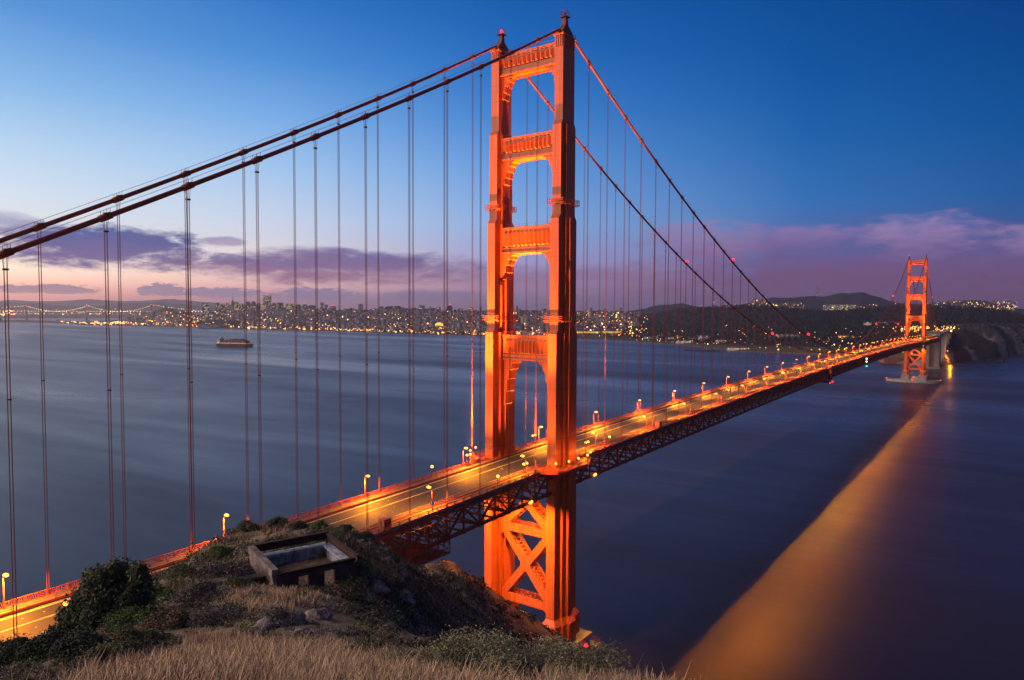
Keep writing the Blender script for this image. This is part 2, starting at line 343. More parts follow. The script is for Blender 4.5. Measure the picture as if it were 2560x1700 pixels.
# ------------------------------------------------------------------ the suspension bridge
SP = 15.24; Y0 = 13.77; MAIN = 1280.16; SIDE = 342.9; MID = MAIN/2
def zb(x):                                   # bottom chord of the stiffening truss
    if x < 0: t = max(x, -200); z = 68.1+.026*t+5.5e-5*t*t; return z+.006*(x+200) if x < -200 else z
    if x > MAIN: return zb(MAIN-x)
    return 68.1+4.93*(1-((x-MID)/MID)**2)
def zd(x): return zb(x)+8.6                  # road
def zr(x): return zb(x)+10.06                # rail top
ZT = 231.1
def zc(x):
    if x < 0: z = ZT+.584134*x+.000307*x*x
    elif x > MAIN: return zc(MAIN-x)
    else: z = 86.49+(ZT-86.49)*((x-MID)/MID)**2
    return min(z, 229.7)
BR = empty('suspension_bridge'); tag(BR, 'orange suspension bridge with two tall towers crossing the strait', 'bridge')
def cross(y, t, z):
    (xa, wa), (xb, wb), (xc, wc) = t
    P = [(xa, wa), (xb, wa), (xb, wb), (xc, wb), (xc, wc)]
    q = P+[(-x, v) for x, v in P[::-1]]; q = q+[(-x, -v) for x, v in P]+[(x, -v) for x, v in P[::-1]]
    return [(x, y+v, z) for x, v in q]
S0 = ((8.7, 2.9), (4.7, 3.9), (2.4, 5.0)); S1 = ((7.45, 1.72), (3.6, 2.66), (1.3, 3.75)); S1b = ((7.15, 1.72), (3.4, 2.66), (1.2, 3.5))
S2 = ((6.06, 1.72), (2.6, 2.6), (1.0, 3.4)); S3 = ((4.86, 1.72), (2.35, 2.56), (1.0, 2.57)); S4 = ((3.88, 1.70), (2.2, 1.71), (1.0, 1.72))
def leg(y, P):
    m = MB(); lv = [(S0, 9), (S0, 20.4), (S1, 22.6), (S1, 69.2), (S1b, 70.8), (S1b, 123.8), (S2, 125.2), (S2, 164.1), (S3, 165.6), (S3, 196.6), (S4, 198.2), (S4, 227.2)]
    m.loft([cross(y, t, z) for t, z in lv])
    for sx in (-1, 1):                       # fluted capital and cornice
        for k in range(4): m.box((sx*3.95, y-1.2+.8*k, 225.2), (.3, .42, 4.0))
        for k in range(8): m.box((-3.3+.95*k, y+sx*1.78, 225.2), (.42, .3, 4.0))
    m.bx(-4.3, 4.3, y-2.1, y+2.1, 227.2, 227.75)
    o = m.build('leg', ORANGE, P)
    h = MB()                                  # cable saddle housing with lantern cage
    h.loft([[(-3.9, y-1.4, 227.75), (3.9, y-1.4, 227.75), (3.9, y+1.4, 227.75), (-3.9, y+1.4, 227.75)], [(-3.7, y-1.3, 228.6), (3.7, y-1.3, 228.6), (3.7, y+1.3, 228.6), (-3.7, y+1.3, 228.6)],
            [(-1.9, y-1.1, 230.4), (1.9, y-1.1, 230.4), (1.9, y+1.1, 230.4), (-1.9, y+1.1, 230.4)], [(-.9, y-.8, 231.6), (.9, y-.8, 231.6), (.9, y+.8, 231.6), (-.9, y+.8, 231.6)], [(-.7, y-.7, 234.2), (.7, y-.7, 234.2), (.7, y+.7, 234.2), (-.7, y+.7, 234.2)]])
    h.bx(-1.3, 1.3, y-1.3, y+1.3, 234.2, 234.45)
    for sx in (-1.15, 1.15):
        for sy in (-1.15, 1.15): h.beam((sx, y+sy, 234.4), (sx, y+sy, 236.3), .14, .14)
        for z in (235.4, 236.3): h.beam((sx, y-1.2, z), (sx, y+1.2, z), .1, .1); h.beam((-1.2, y+sx, z), (1.2, y+sx, z), .1, .1)
    for sx in (-4.2, 4.2):
        for z in (228.4, 229.0): h.beam((sx, y-1.9, z), (sx, y+1.9, z), .08, .08); h.beam((-4.2, y+math.copysign(1.95, sx), z), (4.2, y+math.copysign(1.95, sx), z), .08, .08)
        for sy in (-1.9, 0, 1.9): h.beam((sx, y+sy, 227.7), (sx, y+sy, 229.0), .08, .08)
    h.build('saddle_housing', DKSTEEL, P)
    l = MB(); l.tube([(0, y, 234.45), (0, y, 235.0)], .3, 8); l.ball((0, y, 235.5), .55, 10, 1, 1.3)
    l.build('beacon', [DKMETAL, REDL if y > 0 else DKSTEEL], P)
    for zs, t in ((170.3, S3), (129.3, S2)):  # painters' scaffold ring round the leg
        g = MB(); (xa, wa), _, (xc, wc) = t; X = xa+.6; W = max(wc, 2.6)+.6
        for z in (zs-.8, zs, zs+.7):
            g.beam((-X, y-W, z), (X, y-W, z), .16, .16); g.beam((-X, y+W, z), (X, y+W, z), .16, .16); g.beam((-X, y-W, z), (-X, y+W, z), .16, .16); g.beam((X, y-W, z), (X, y+W, z), .16, .16)
        n = 9
        for k in range(n+1):
            for s_ in (-1, 1):
                x = -X+2*X*k/n; g.beam((x, y+s_*W, zs-1.1), (x, y+s_*W, zs+.9), .12, .12); g.beam((x, y+s_*W, zs-.8), (x, y+s_*(W-1.0), zs-1.5), .1, .1)
                yy = y-W+2*W*k/n; g.beam((s_*X, yy, zs-1.1), (s_*X, yy, zs+.9), .12, .12); g.beam((s_*X, yy, zs-.8), (s_*(X-1.0), yy, zs-1.5), .1, .1)
        g.build('scaffold_ring', ORANGE2, P)
def strut(z0, z1, yi, hx, hh, P):
    m = MB(); m.bx(-hx, hx, -yi, yi, z0, z1)
    m.bx(-hx-.45, hx+.45, -yi, yi, z1, z1+.55); m.bx(-hx-.25, hx+.25, -yi, yi, z1-.5, z1-.003)
    m.bx(-hx-.5, hx+.5, -yi, yi, z0-.55, z0-.003); m.bx(-hx-.2, hx+.2, -yi, yi, z0+.002, z0+1.5)
    n = 11; W = 2*(yi-1.2)/n
    for s in (-1, 1):                         # row of faceted flutes
        for k in range(n):
            y = -yi+1.2+W*(k+.5); a = z0+1.9; t = z1-1.1; X = s*hx; D = s*(hx+.62)
            m.add([(X, y-W/2, a), (X, y+W/2, a), (D, y, a+.7), (X, y-W/2, t), (X, y+W/2, t), (D, y, t-.9)], [(0, 1, 2), (3, 5, 4), (0, 2, 5, 3), (2, 1, 4, 5)] if s < 0 else [(0, 2, 1), (3, 4, 5), (0, 3, 5, 2), (2, 5, 4, 1)])
    for s in (-1, 1):                         # stepped haunches
        prof = [(0, 0), (5.2, 0), (4.7, -.06), (3.6, -.09), (3.3, -.2), (2.4, -.24), (2.0, -.42), (1.45, -.45), (1.3, -.7), (.8, -.73), (.7, -.97), (0, -1.0)]
        pts = [(s*(yi-a), z0-.55+q*hh) for a, q in prof]
        if s < 0: pts = pts[::-1]
        m.loft([[(-hx+.5, a, q) for a, q in pts], [(hx-.5, a, q) for a, q in pts]])
    for s in (-1, 1):                         # hand rail on top
        m.beam((s*hx, -yi, z1+1.6), (s*hx, yi, z1+1.6), .07, .07)
        for k in range(7): m.beam((s*hx, -yi+2*yi*k/6, z1+.5), (s*hx, -yi+2*yi*k/6, z1+1.6), .07, .07)
    m.box((0, -yi+2.0, z1+1.0), (1.6, 1.8, .9)); m.box((0, yi-2.0, z1+1.0), (1.6, 1.8, .9))
    m.build('portal_strut', ORANGE, P)
def member(m, p, q, w, hx, lace=True):
    """latticed brace: two plates with zigzag lacing on the edges; p, q in the (y, z) plane"""
    p = np.array(p, float); q = np.array(q, float); d = q-p; ln = np.linalg.norm(d); d /= ln; nrm = np.array([-d[1], d[0]])
    for s in (-1, 1): m.beam((s*hx, *p), (s*hx, *q), .35, w, up=(0, *nrm))
    if lace:
        k = int(ln/1.5)
        for e in (-1, 1):
            o = nrm*e*(w/2-.12)
            for s in (-1, 1): m.beam((s*(hx-.45), *(p+o)), (s*(hx-.45), *(q+o)), .5, .14, up=(0, *nrm))
            for i in range(k):
                a = p+o+d*ln*i/k; c_ = p+o+d*ln*(i+1)/k
                m.beam((-hx+.5, *a), (hx-.5, *c_), .28, .1, up=(0, *nrm)); m.beam((hx-.5, *a), (-hx+.5, *c_), .28, .1, up=(0, *nrm))
def tower(X, P):
    t = empty('tower', (X, 0, 0)); t.parent = P
    for y in (-Y0, Y0): leg(y, t)
    strut(218.6, 224.9, 12.05, 2.6, 8.2, t); strut(187.6, 194.6, 11.2, 2.7, 8.6, t); strut(153.4, 161.9, 11.15, 2.9, 9.5, t); strut(114.2, 122.4, 10.3, 3.0, 17, t)
    yi = 11.1
    for p, q in (((0, 61.5), (yi, 51.0)), ((0, 61.5), (-yi, 51.0))):
        m = MB(); member(m, p, q, 2.6, 2.6); m.build('cross_brace', ORANGE, t)
    for p, q in (((yi-.5, 51), (-yi+.5, 25)), ((-yi+.5, 51), (yi-.5, 25))):
        m = MB(); member(m, p, q, 2.7, 2.55); m.build('cross_brace', ORANGE, t)
    for z in (51, 24.4):
        m = MB(); member(m, (-yi, z), (yi, z), 3.0, 2.62)
        for s in (-1, 1):                     # gusset plates
            for g in (-2.85, 2.85): m.add([(g, s*yi, z-3.4), (g, s*yi, z+3.4), (g, s*(yi-3), z+1.5), (g, s*(yi-3), z-1.5)], [(0, 1, 2, 3)])
        m.build('cross_brace', ORANGE, t)
    for g in (-2.83, 2.83):
        m = MB(); m.add([(g, -2.4, 38), (g, 0, 35.3), (g, 2.4, 38), (g, 0, 40.7)], [(0, 1, 2, 3)]); m.build('gusset', ORANGE, t)
    for s in (-1, 1):                         # balcony of the walkway round each leg
        m = MB(); z = zd(0)+.2; ys = s*13.6; pl = [(-15, 0), (-11.5, 5.6), (-7.5, 7.4), (7.5, 7.4), (11.5, 5.6), (15, 0)]
        pt = [(a, ys+s*b_, z) for a, b_ in pl]
        if s > 0: pt = pt[::-1]
        m.loft([[(a, b_, z-.9) for a, b_, _ in pt], [(a, b_, z) for a, b_, _ in pt]])
        for (a, b_, _), (c_, d_, _) in zip(pt, pt[1:]):
            for h in (.15, 1.25): m.beam((a, b_, z+h), (c_, d_, z+h), .12, .12)
            k = max(2, int(math.hypot(c_-a, d_-b_)/.4))
            for i in range(k): m.box((a+(c_-a)*i/k, b_+(d_-b_)*i/k, z+.7), (.09, .09, 1.1))
        for x in (-9, -3, 3, 9): m.beam((x, ys+s*6, z-.9), (x*.8, ys+s*2.6, z-5.5), .35, .4)
        m.build('walkway_balcony', ORANGE2, t)
    return t
tower(0, BR); tower(MAIN, BR)
# side span and main span panel points, cables, bands, suspenders
XS = [-SP*k-1.9 for k in range(1, 22)]; XM = [SP*k+1.9 for k in range(1, 84)]; XS2 = [MAIN+SP*k+1.9 for k in range(1, 22)]
ALLX = XS+XM+XS2
def rope(m, x, y, r=.042, n=5):
    z0, z1 = zb(x)+7.4, zc(x)
    for dx in (-.34, .34):
        for dy in (-.13, .13):
            m.tube([(x+dx*.62, y+dy, z0), (x+dx*.62, y+dy, z1-2.4), (x+dx, y+dy*2.6, z1-.1)], r, n, cap=False)
    if z1-z0 > 14:
        m.box((x, y, z1-2.5), (.8, .5, .3)); m.box((x, y, z0+45 if z1-z0 > 60 else z1-3), (.62, .42, .22))
cands = []
for s, y in ((0, -Y0), (1, Y0)):
    cx_, cy_, cz_ = 0, 0, 0
    pts = [(-SIDE, y, zc(-SIDE))]+[(x, y, zc(x)) for x in np.arange(-SIDE+3.81, 1.0, 7.62)]
    xs = sorted(set([-SIDE, -4.2, 0.0, 4.2, MAIN-4.2, MAIN, MAIN+4.2, MAIN+SIDE]+ALLX+[(a+b_)/2 for a, b_ in zip(sorted(ALLX), sorted(ALLX)[1:])]))
    m = MB(); m.tube([(x, y, zc(x)) for x in xs], .47, 14); cab = m.build('main_cable', CABLE, BR, True)
    near = sorted(ALLX, key=lambda x: (x-CAM[0])**2)[:90]
    bands = MB()
    for x in ALLX:
        d = np.array([1, 0, (zc(x+1)-zc(x-1))/2]); d /= np.linalg.norm(d); p = np.array([x, y, zc(x)])
        tgt = MB() if x in near else bands
        tgt.tube([p-d*1.15, p-d*1.1, p+d*1.1, p+d*1.15], [.5, .63, .63, .5], 12)
        for e in (-.45, .45):
            tgt.beam(p+d*e*1.3+np.array([0, -.62, .1]), p+d*e*1.3+np.array([0, -.62, 1.35]), .06, .06); tgt.beam(p+d*e*1.3+np.array([0, .62, .1]), p+d*e*1.3+np.array([0, .62, 1.35]), .06, .06)
        tgt.box(p+np.array([0, 0, .6]), (.5, .9, .35))
        if tgt is not bands: tgt.build('cable_band', CABLE, cab, True)
    tag(bands.build('far_cable_bands', CABLE, cab, True), kind='stuff')
    hr = MB()
    for e in (-.62, .62): hr.tube([(x, y+e, zc(x)+1.3) for x in xs if -SIDE < x < MAIN+SIDE and min(abs(x), abs(x-MAIN)) > 3], .022, 4)
    hr.build('hand_rope', ROPE, cab)
    cands += [((x-CAM[0])**2+(y-CAM[1])**2-(0 if -200 < x else -1e9), x, y) for x in ALLX]
cands.sort(); rest = MB()
for i, (_, x, y) in enumerate(cands):
    if i < 100:
        m = MB(); rope(m, x, y); m.build('suspender_rope', ROPE, BR)
    else: rope(rest, x, y, .05, 4)
tag(rest.build('far_suspender_ropes', ROPE, BR), kind='stuff')
# deck
XE0, XE1 = -345.0, 1630.0
xs = np.arange(XE0, XE1+.1, 7.62)
def strip(m, y0, y1, dz0, dz1, a=XE0, b_=XE1, step=7.62):
    x = np.arange(a, b_+.01, step); lo = [[(q, y0, zd(q)+dz0), (q, y1, zd(q)+dz0), (q, y1, zd(q)+dz1), (q, y0, zd(q)+dz1)] for q in x]
    m.loft(lo)
m = MB(); strip(m, -9.7, 9.7, -.75, 0); road = m.build('roadway', ASPH, BR)
for s in (-1, 1):
    m = MB()
    lo = min(s*9.75, s*13.55); hi = max(s*9.75, s*13.55)
    strip(m, lo, hi, -.6, .24)
    m.build('sidewalk', WALK, BR)
    m = MB(); a_, b2 = sorted((s*9.72, s*9.98)); strip(m, a_, b2, .245, .62)
    for x in np.arange(XE0, 700, 7.62): m.box((x, s*9.9, zd(x)+1.05), (.1, .1, .9))
    for h in (1.0, 1.45): m.tube([(x, s*9.9, zd(x)+h) for x in xs], .05, 4)
    m.build('road_barrier', ORANGE2, BR)
    m = MB()
    for h, t in ((1.42, .16), (.42, .12)): strip(m, s*13.62-.09, s*13.62+.09, h-t, h)
    for x in np.arange(XE0, XE1, 3.81): m.box((x, s*13.62, zd(x)+.72), (.34, .28, 1.5))
    for x in np.arange(-220, 520, .42): m.box((x, s*13.62, zd(x)+.84), (.13, .07, .9))
    for x in np.arange(520, XE1, 1.2): m.box((x, s*13.62, zd(x)+.84), (.3, .06, .9))
    m.build('railing', ORANGE2, BR)
# lane lines and reflectors, 4 mm above the road
m = MB()
def line(y, w_, col, a=XE0, b_=XE1):
    x = np.arange(a, b_+.01, 7.62); lo = len(m.v)
    m.add([q for k in x for q in ((k, y-w_/2, zd(k)+.004), (k, y+w_/2, zd(k)+.004))], [(2*i, 2*i+2, 2*i+3, 2*i+1) for i in range(len(x)-1)], col)
for y, w_, col in ((9.2, .14, 0), (-9.2, .14, 0), (8.6, .5, 0), (2.95, .16, 1), (3.25, .16, 1), (-6.2, .08, 0)): line(y, w_, col)
for y in (6.1, 0.0, -3.05, -6.1):
    for x in np.arange(-330, 700, 3.66):
        z = zd(x); m.add([(x-.14, y-.1, z+.006), (x+.14, y-.1, z+.006), (x+.14, y+.1, z+.006), (x-.14, y+.1, z+.006)], [(0, 1, 2, 3)], 0)
m.build('lane_marking', [WHITEP, YELP], BR)
# stiffening trusses, floor beams, laterals
PX = np.arange(XE0, XE1, 7.62)
for y in (-Y0, Y0):
    m = MB()
    for x, x2 in zip(PX, PX[1:]):
        if x < -330 and False: continue
        m.beam((x, y, zb(x)), (x2, y, zb(x2)), .75, .95); m.beam((x, y, zb(x)+7.4), (x2, y, zb(x2)+7.4), .75, .85)
    for i, x in enumerate(PX):
        m.box((x, y, zb(x)+3.7), (.55, .5, 6.5))
        if i+1 < len(PX):
            x2 = PX[i+1]; a, c_ = ((x, y, zb(x)+.3), (x2, y, zb(x2)+7.1)) if i % 2 else ((x, y, zb(x)+7.1), (x2, y, zb(x2)+.3))
            m.beam(a, c_, .5, .62)
        m.box((x, y, zb(x)), (1.5, .82, 1.35)); m.box((x, y, zb(x)+7.35), (1.5, .8, 1.2))
    m.build('stiffening_truss', DKSTEEL, BR)
m = MB()
for i, x in enumerate(PX):
    z = zb(x); m.beam((x, -Y0, z+7.05), (x, Y0, z+7.05), .5, 1.5); m.beam((x, -Y0, z), (x, Y0, z), .4, .6)
    for y in (-6.5, 6.5): m.beam((x, y, z+.3), (x, math.copysign(12.5, y), z+6.4), .3, .3); m.beam((x, y, z+.3), (x, 0, z+6.4), .3, .3)
    if i+1 < len(PX):
        z2 = zb(PX[i+1]); s = 1 if i % 2 else -1
        m.beam((x, -s*Y0, z+.02), (PX[i+1], s*Y0, z2+.02), .35, .4)
        for y in (-8, -4, 0, 4, 8): m.beam((x, y, z+7.45), (PX[i+1], y, z2+7.45), .3, .6)
m.build('floor_beams', DKSTEEL, BR)

# ------------------------------------------------------------------ lamps on the deck
spot = bpy.data.lights.new('street_lamp_light', 'SPOT'); spot.energy = 48000; spot.color = SOD; spot.spot_size = R(166); spot.spot_blend = .35; spot.shadow_soft_size = .12
def lamp_proto():
    t = empty('street_lamp')
    m = MB(); m.tube([(0, 0, 0), (0, 0, .9)], [.26, .2], 8); m.tube([(0, 0, .9), (0, 0, 6.1), (0, -.12, 6.6), (0, -.45, 6.95), (0, -.9, 7.02)], [.15, .11, .1, .09, .08], 8); m.build('pole', ORANGE2, t)
    m = MB(); m.loft([[(-.34, -.75, 6.98), (.34, -.75, 6.98), (.34, -1.75, 6.98), (-.34, -1.75, 6.98)][::-1], [(-.28, -.8, 7.2), (.28, -.8, 7.2), (.2, -1.6, 7.2), (-.2, -1.6, 7.2)][::-1]]); h = m.build('lamp_head', DKMETAL, t)
    m = MB(); m.ball((0, 0, 0), 1, 12); m.v = [(x*.46, -1.25+y*.82, 6.96+z*.34) for x, y, z in m.v]; m.build('lamp_glass', LAMP, t)
    l = bpy.data.objects.new('lamp_light', spot); COL.objects.link(l); l.parent = t; l.location = (0, -1.4, 6.3)
    return t
LP = lamp_proto()
ORD = ['first', 'second', 'third', 'fourth', 'fifth', 'sixth', 'seventh', 'eighth', 'ninth', 'tenth', 'eleventh', 'twelfth', 'thirteenth', 'fourteenth', 'fifteenth', 'sixteenth', 'seventeenth', 'eighteenth', 'nineteenth', 'twentieth',
       'twenty-first', 'twenty-second', 'twenty-third', 'twenty-fourth', 'twenty-fifth', 'twenty-sixth', 'twenty-seventh', 'twenty-eighth']
LX = [25.6+46.6*k for k in range(0, 27)]
SX = [-23.0-46.4*k for k in range(0, 6)]
SX2 = [1303+46.4*k for k in range(0, 6)]
used = False
for side, nm in ((1, 'far'), (-1, 'near')):
    for grp, what in ((LX, 'south of the big tower'), (SX, 'toward the hill from the big tower'), (SX2, 'beyond the distant tower')):
        for k, x in enumerate(grp):
            o = LP if not used else copy_tree(LP); used = True
            o.location = (x+(1.0 if side < 0 else 0), side*13.05, zd(x)+.24); o.rotation_euler = (0, 0, 0 if side > 0 else math.pi)
            tag(o, 'street lamp on the %s railing, %s one %s' % (nm, ORD[k], what), 'street lamp', 'street lamps along the bridge deck')
# floodlight posts beside the towers, aimed at the tower faces
def aim(o, p, q): o.location = p; o.rotation_euler = (Vector(p)-Vector(q)).to_track_quat('Z', 'Y').to_euler()
flood = bpy.data.lights.new('floodlight_light', 'SPOT'); flood.energy = 2000000; flood.color = (1.0, .33, .04); flood.spot_size = R(38); flood.spot_blend = .9; flood.shadow_soft_size = .3
flood2 = bpy.data.lights.new('floodlight_fill_light', 'SPOT'); flood2.energy = 48000; flood2.color = (1.0, .33, .04); flood2.spot_size = R(115); flood2.spot_blend = .8; flood2.shadow_soft_size = .3
floodlow = bpy.data.lights.new('lower_floodlight_light', 'SPOT'); floodlow.energy = 115000; floodlow.color = (1.0, .37, .03); floodlow.spot_size = R(95); floodlow.spot_blend = .6; floodlow.shadow_soft_size = .3
def flood_proto():
    t = empty('floodlight_post')
    m = MB()
    for x in (-.95, .95): m.tube([(x, 0, 0), (x, 0, 3.6)], .09, 8)
    m.beam((-.95, 0, 1.2), (.95, 0, 1.2), .08, .08); m.build('pole', ORANGE2, t)
    for x in (-.95, .95):
        m = MB(); m.loft([[(x-.3, -.2, 3.5), (x+.3, -.2, 3.5), (x+.3, .2, 3.5), (x-.3, .2, 3.5)], [(x-.42, -.3, 4.0), (x+.42, -.3, 4.0), (x+.42, .3, 4.0), (x-.42, .3, 4.0)]]); hd = m.build('lamp_head', DKMETAL, t)
        m = MB(); m.ball((x, 0, 4.15), .46, 10); m.build('lamp_glass', LAMP, hd)
    return t
FP = flood_proto(); first = True
for X, tn in ((0, 'big near'), (MAIN, 'distant')):
    for sx, wx in ((-1, 'hill'), (1, 'far')):
        for sy, wy in ((-1, 'near'), (1, 'far')):
            o = FP if first else copy_tree(FP); first = False
            x = X+sx*21; o.location = (x, sy*12.2, zd(x)+.24); tag(o, 'twin floodlights on short posts, %s railing, %s side of the %s tower' % (wy, wx, tn), 'floodlight', 'floodlights beside the towers')
            for tz, tyy, e in ((203, 12, flood), (135, 10, flood2)):
                l = bpy.data.objects.new('floodlight_light', e); COL.objects.link(l); l.parent = o
                aim(l, (0, 0, 4.9), (-sx*21, sy*tyy-sy*12.2, tz-zd(x)))
def globe_proto():
    t = empty('walkway_lamp')
    m = MB(); m.tube([(0, 0, 0), (0, 0, 2.7)], [.11, .07], 8); m.build('pole', DKMETAL, t)
    m = MB(); m.ball((0, 0, 3.0), .4, 10); m.build('lamp_glass', LAMP, t)
    return t
GP = globe_proto(); first = True
gl = bpy.data.lights.new('walkway_lamp_light', 'POINT'); gl.energy = 15000; gl.color = SOD; gl.shadow_soft_size = .4
l = bpy.data.objects.new('lamp_light', gl); COL.objects.link(l); l.parent = GP; l.location = (0, 0, 3.0)
for X, tn in ((0, 'big near'), (MAIN, 'distant')):
    for sy, wy in ((-1, 'near'), (1, 'far')):
        for k, (x, y) in enumerate(((-12, 18.7), (-6.5, 20.6), (0, 20.6), (6.5, 20.6), (12, 18.7))):
            o = GP if first else copy_tree(GP); first = False; o.location = (X+x, sy*y, zd(0)+.2)
            tag(o, 'globe lamp on the %s balcony of the %s tower, %s from the hill end' % (wy, tn, ORD[k]), 'walkway lamp', 'globe lamps on the tower balconies')
for k, (x, sd_) in enumerate(((-39.5, 1), (-37.5, -1), (38.1, -1))):
    o = copy_tree(GP); o.location = (x, sd_*13.0, zd(x)+.24); o.scale = (1.2, 1.2, 1.2)
    tag(o, ['single round lamp on a post on the far railing before the big tower', 'single round lamp on a post on the near railing before the big tower', 'very bright round lamp on the near railing just past the big tower'][k], 'walkway lamp', 'single round lamps on the railings')
def low_flood(x, y, label, tgts):
    z = zb(x); o = empty('work_light', (x, y, z)); tag(o, label, 'floodlight')
    m = MB(); m.bx(-1.6, 1.6, -.9, .9, -.15, 0)
    for a in (-1.6, 1.6):
        for b_ in (-.9, .9): m.beam((a, b_, -.1), (a, b_, 1.1), .08, .08)
    for b_ in (-.9, .9): m.beam((-1.6, b_, 1.1), (1.6, b_, 1.1), .07, .07)
    m.build('platform', ORANGE2, o)
    m = MB(); m.ball((-.5, 0, .3), .5, 10); m.ball((.6, .1, .5), .42, 10); m.build('lamp_glass', LAMP, o)
    for tg in tgts:
        l = bpy.data.objects.new('floodlight_light', floodlow); COL.objects.link(l); l.parent = o
        aim(l, (0, -.2, -1.2), (tg[0]-x, tg[1]-y, tg[2]-z))
low_flood(-21.4, -14.9, 'bright work light under the deck truss on the hill side of the big tower', [(-4, -6, 40), (-4, 12, 30)])
low_flood(22.9, -14.9, 'bright work light under the deck truss on the far side of the big tower', [(4, -14, 30)])
low_flood(-21.4, 14.9, 'work light under the far truss on the hill side of the big tower', [(-4, 8, 42)])
low_flood(MAIN-21, -14.9, 'work light under the deck truss before the distant tower', [(MAIN-4, -6, 40)])
# red cable lights
for x in (186, 372, 909, 1080, 1415):
    for sy, wy in ((-1, 'near'), (1, 'far')):
        o = empty('cable_warning_light', (x, sy*Y0, zc(x)+.45))
        nm = {186: 'high up toward the big tower', 372: 'low on the main span nearer the big tower', 909: 'low on the main span nearer the distant tower', 1080: 'high up toward the distant tower', 1415: 'on the stretch beyond the distant tower'}[x]
        tag(o, 'red light on the %s main cable, %s' % (wy, nm), 'warning light', 'red lights on the main cables')
        m = MB(); m.tube([(0, 0, 0), (0, 0, .8)], .12, 6); m.build('stand', DKMETAL, o)
        m = MB(); m.ball((0, 0, 1.3), .7 if x < 300 else 1.0, 10); m.build('lamp_glass', REDL, o)
for k, (z, mt, lb) in enumerate(((79.6, LAMPW, 'upper white navigation light on the truss at mid span'), (76.4, LAMPW, 'lower white navigation light on the truss at mid span'), (71.4, GREENL, 'green navigation light hanging under the truss at mid span'))):
    o = empty('navigation_light', (644, -14.6, z)); tag(o, lb, 'navigation light', 'navigation lights at mid span')
    m = MB(); m.beam((0, .5, .9), (0, -.3, .9), .1, .1); m.beam((0, -.3, .9), (0, -.3, .2), .08, .08); m.build('bracket', DKMETAL, o)
    m = MB(); m.ball((0, -.3, -.3), .85, 10); m.build('lamp_glass', mt, o)
# boxes, signs and hanging travellers
def kiosk(x, y, label):
    o = empty('utility_cabin', (x, y, zd(x)+.24)); tag(o, label, 'cabin', 'utility cabins on the walkway')
    m = MB(); m.bx(-1.35, 1.35, -.9, .9, .5, 2.9); m.bx(-1.5, 1.5, -1.05, 1.05, 2.9, 3.05); m.build('body', ORANGE2, o)
    m = MB()
    for a in (-1.2, 1.2):
        for b_ in (-.8, .8): m.box((a, b_, .25), (.2, .2, .5))
    m.build('feet', DKSTEEL, o)
    m = MB(); m.bx(-.85, -.25, -.93, -.9, 1.2, 2.2); m.bx(.25, .85, -.93, -.9, 1.2, 2.2); m.bx(-1.38, -1.35, -.4, .4, .8, 2.6); m.build('window', DKMETAL, o)
kiosk(-86.5, -13.0, 'orange cabin box on the near walkway close to the hill'); kiosk(85.8, -13.2, 'orange cabin box on the near walkway past the big tower')
SIGNW = mat('sign_white', (.8, .8, .78), .5, .3, 0, .1, 2); SIGNT = mat('sign_text', (.06, .06, .06), .6, .2, 0, .1, 2)
def post_sign(x, y, z, rz, label, dia=False):
    o = empty('road_sign', (x, y, z), rz); tag(o, label, 'sign')
    m = MB()
    if dia: m.add([(0, -.6, .0), (0, 0, -.6), (0, .6, 0), (0, 0, .6), (.04, -.6, 0), (.04, 0, -.6), (.04, .6, 0), (.04, 0, .6)], [(0, 1, 2, 3), (7, 6, 5, 4), (0, 4, 5, 1), (1, 5, 6, 2), (2, 6, 7, 3), (3, 7, 4, 0)]); m.build('panel', YELP, o)
    else:
        m.bx(-.5, .5, -.03, .03, -.62, .62); m.build('panel', SIGNW, o)
        m = MB()
        for k, wd in enumerate((.3, .24, .33, .2)): m.bx(-wd, wd, -.036, -.031, .32-.24*k, .38-.24*k)
        m.build('lettering', SIGNT, o)
    m = MB(); m.beam((.06 if dia else 0, 0 if dia else .06, -2.2 if dia else -.6), (.06 if dia else 0, 0 if dia else .06, .5), .07, .07); m.build('post', DKMETAL, o)
post_sign(-68.5, -13.35, zd(-69)+2.9, 0, 'white notice board on the lamp post nearest the hill'); post_sign(304.6, -13.35, zd(305)+2.9, 0, 'white notice board on a distant lamp post of the near railing')
post_sign(-24.0, -4.6, zd(-24)+2.25, R(15), 'yellow diamond sign standing on the road before the big tower', True)
o = empty('maintenance_scaffold', (-73.5, -Y0, zb(-73)-1)); tag(o, 'dark maintenance scaffold hung on the truss near the hill', 'scaffold')
m = MB()
for x in np.arange(-10, 10.1, 2.5):
    for y in (-1.6, 27.5): m.beam((x, y, -2.6), (x, y, 7.6), .2, .2)
    for z in (-2.6, .4, 3.4): m.beam((x, -1.6, z), (x, 27.5, z), .16, .16)
for z in np.arange(-2.6, 7.7, 1.7):
    for y in (-1.6, 27.5): m.beam((-10, y, z), (10, y, z), .14, .14)
for k in range(8):
    for z in (-2.6, .8, 4.2): m.beam((-10+2.5*k, -1.6, z), (-7.5+2.5*k, -1.6, z+3.4), .12, .12); m.beam((-7.5+2.5*k, -1.6, z), (-10+2.5*k, -1.6, z+3.4), .12, .12)
m.build('frame', DKSTEEL, o)
m = MB(); m.bx(-10, 10, -1.4, 27.3, -2.5, -2.35); m.bx(-10, -1, -1.5, -1.42, .5, 3.2); m.build('platform', DKSTEEL, o)
o = empty('maintenance_traveller', (451, -Y0, zb(451))); tag(o, 'hanging maintenance traveller on the truss at the middle of the bridge, with red lights', 'traveller')
m = MB(); m.bx(-3, 3, -2.6, -.6, -1.5, 9.5); m.bx(-9, 3, -2.6, 28, -3.6, -2.2); m.bx(-3.6, 3.6, -2.9, -.5, 9.5, 11); m.build('frame', DKSTEEL, o)
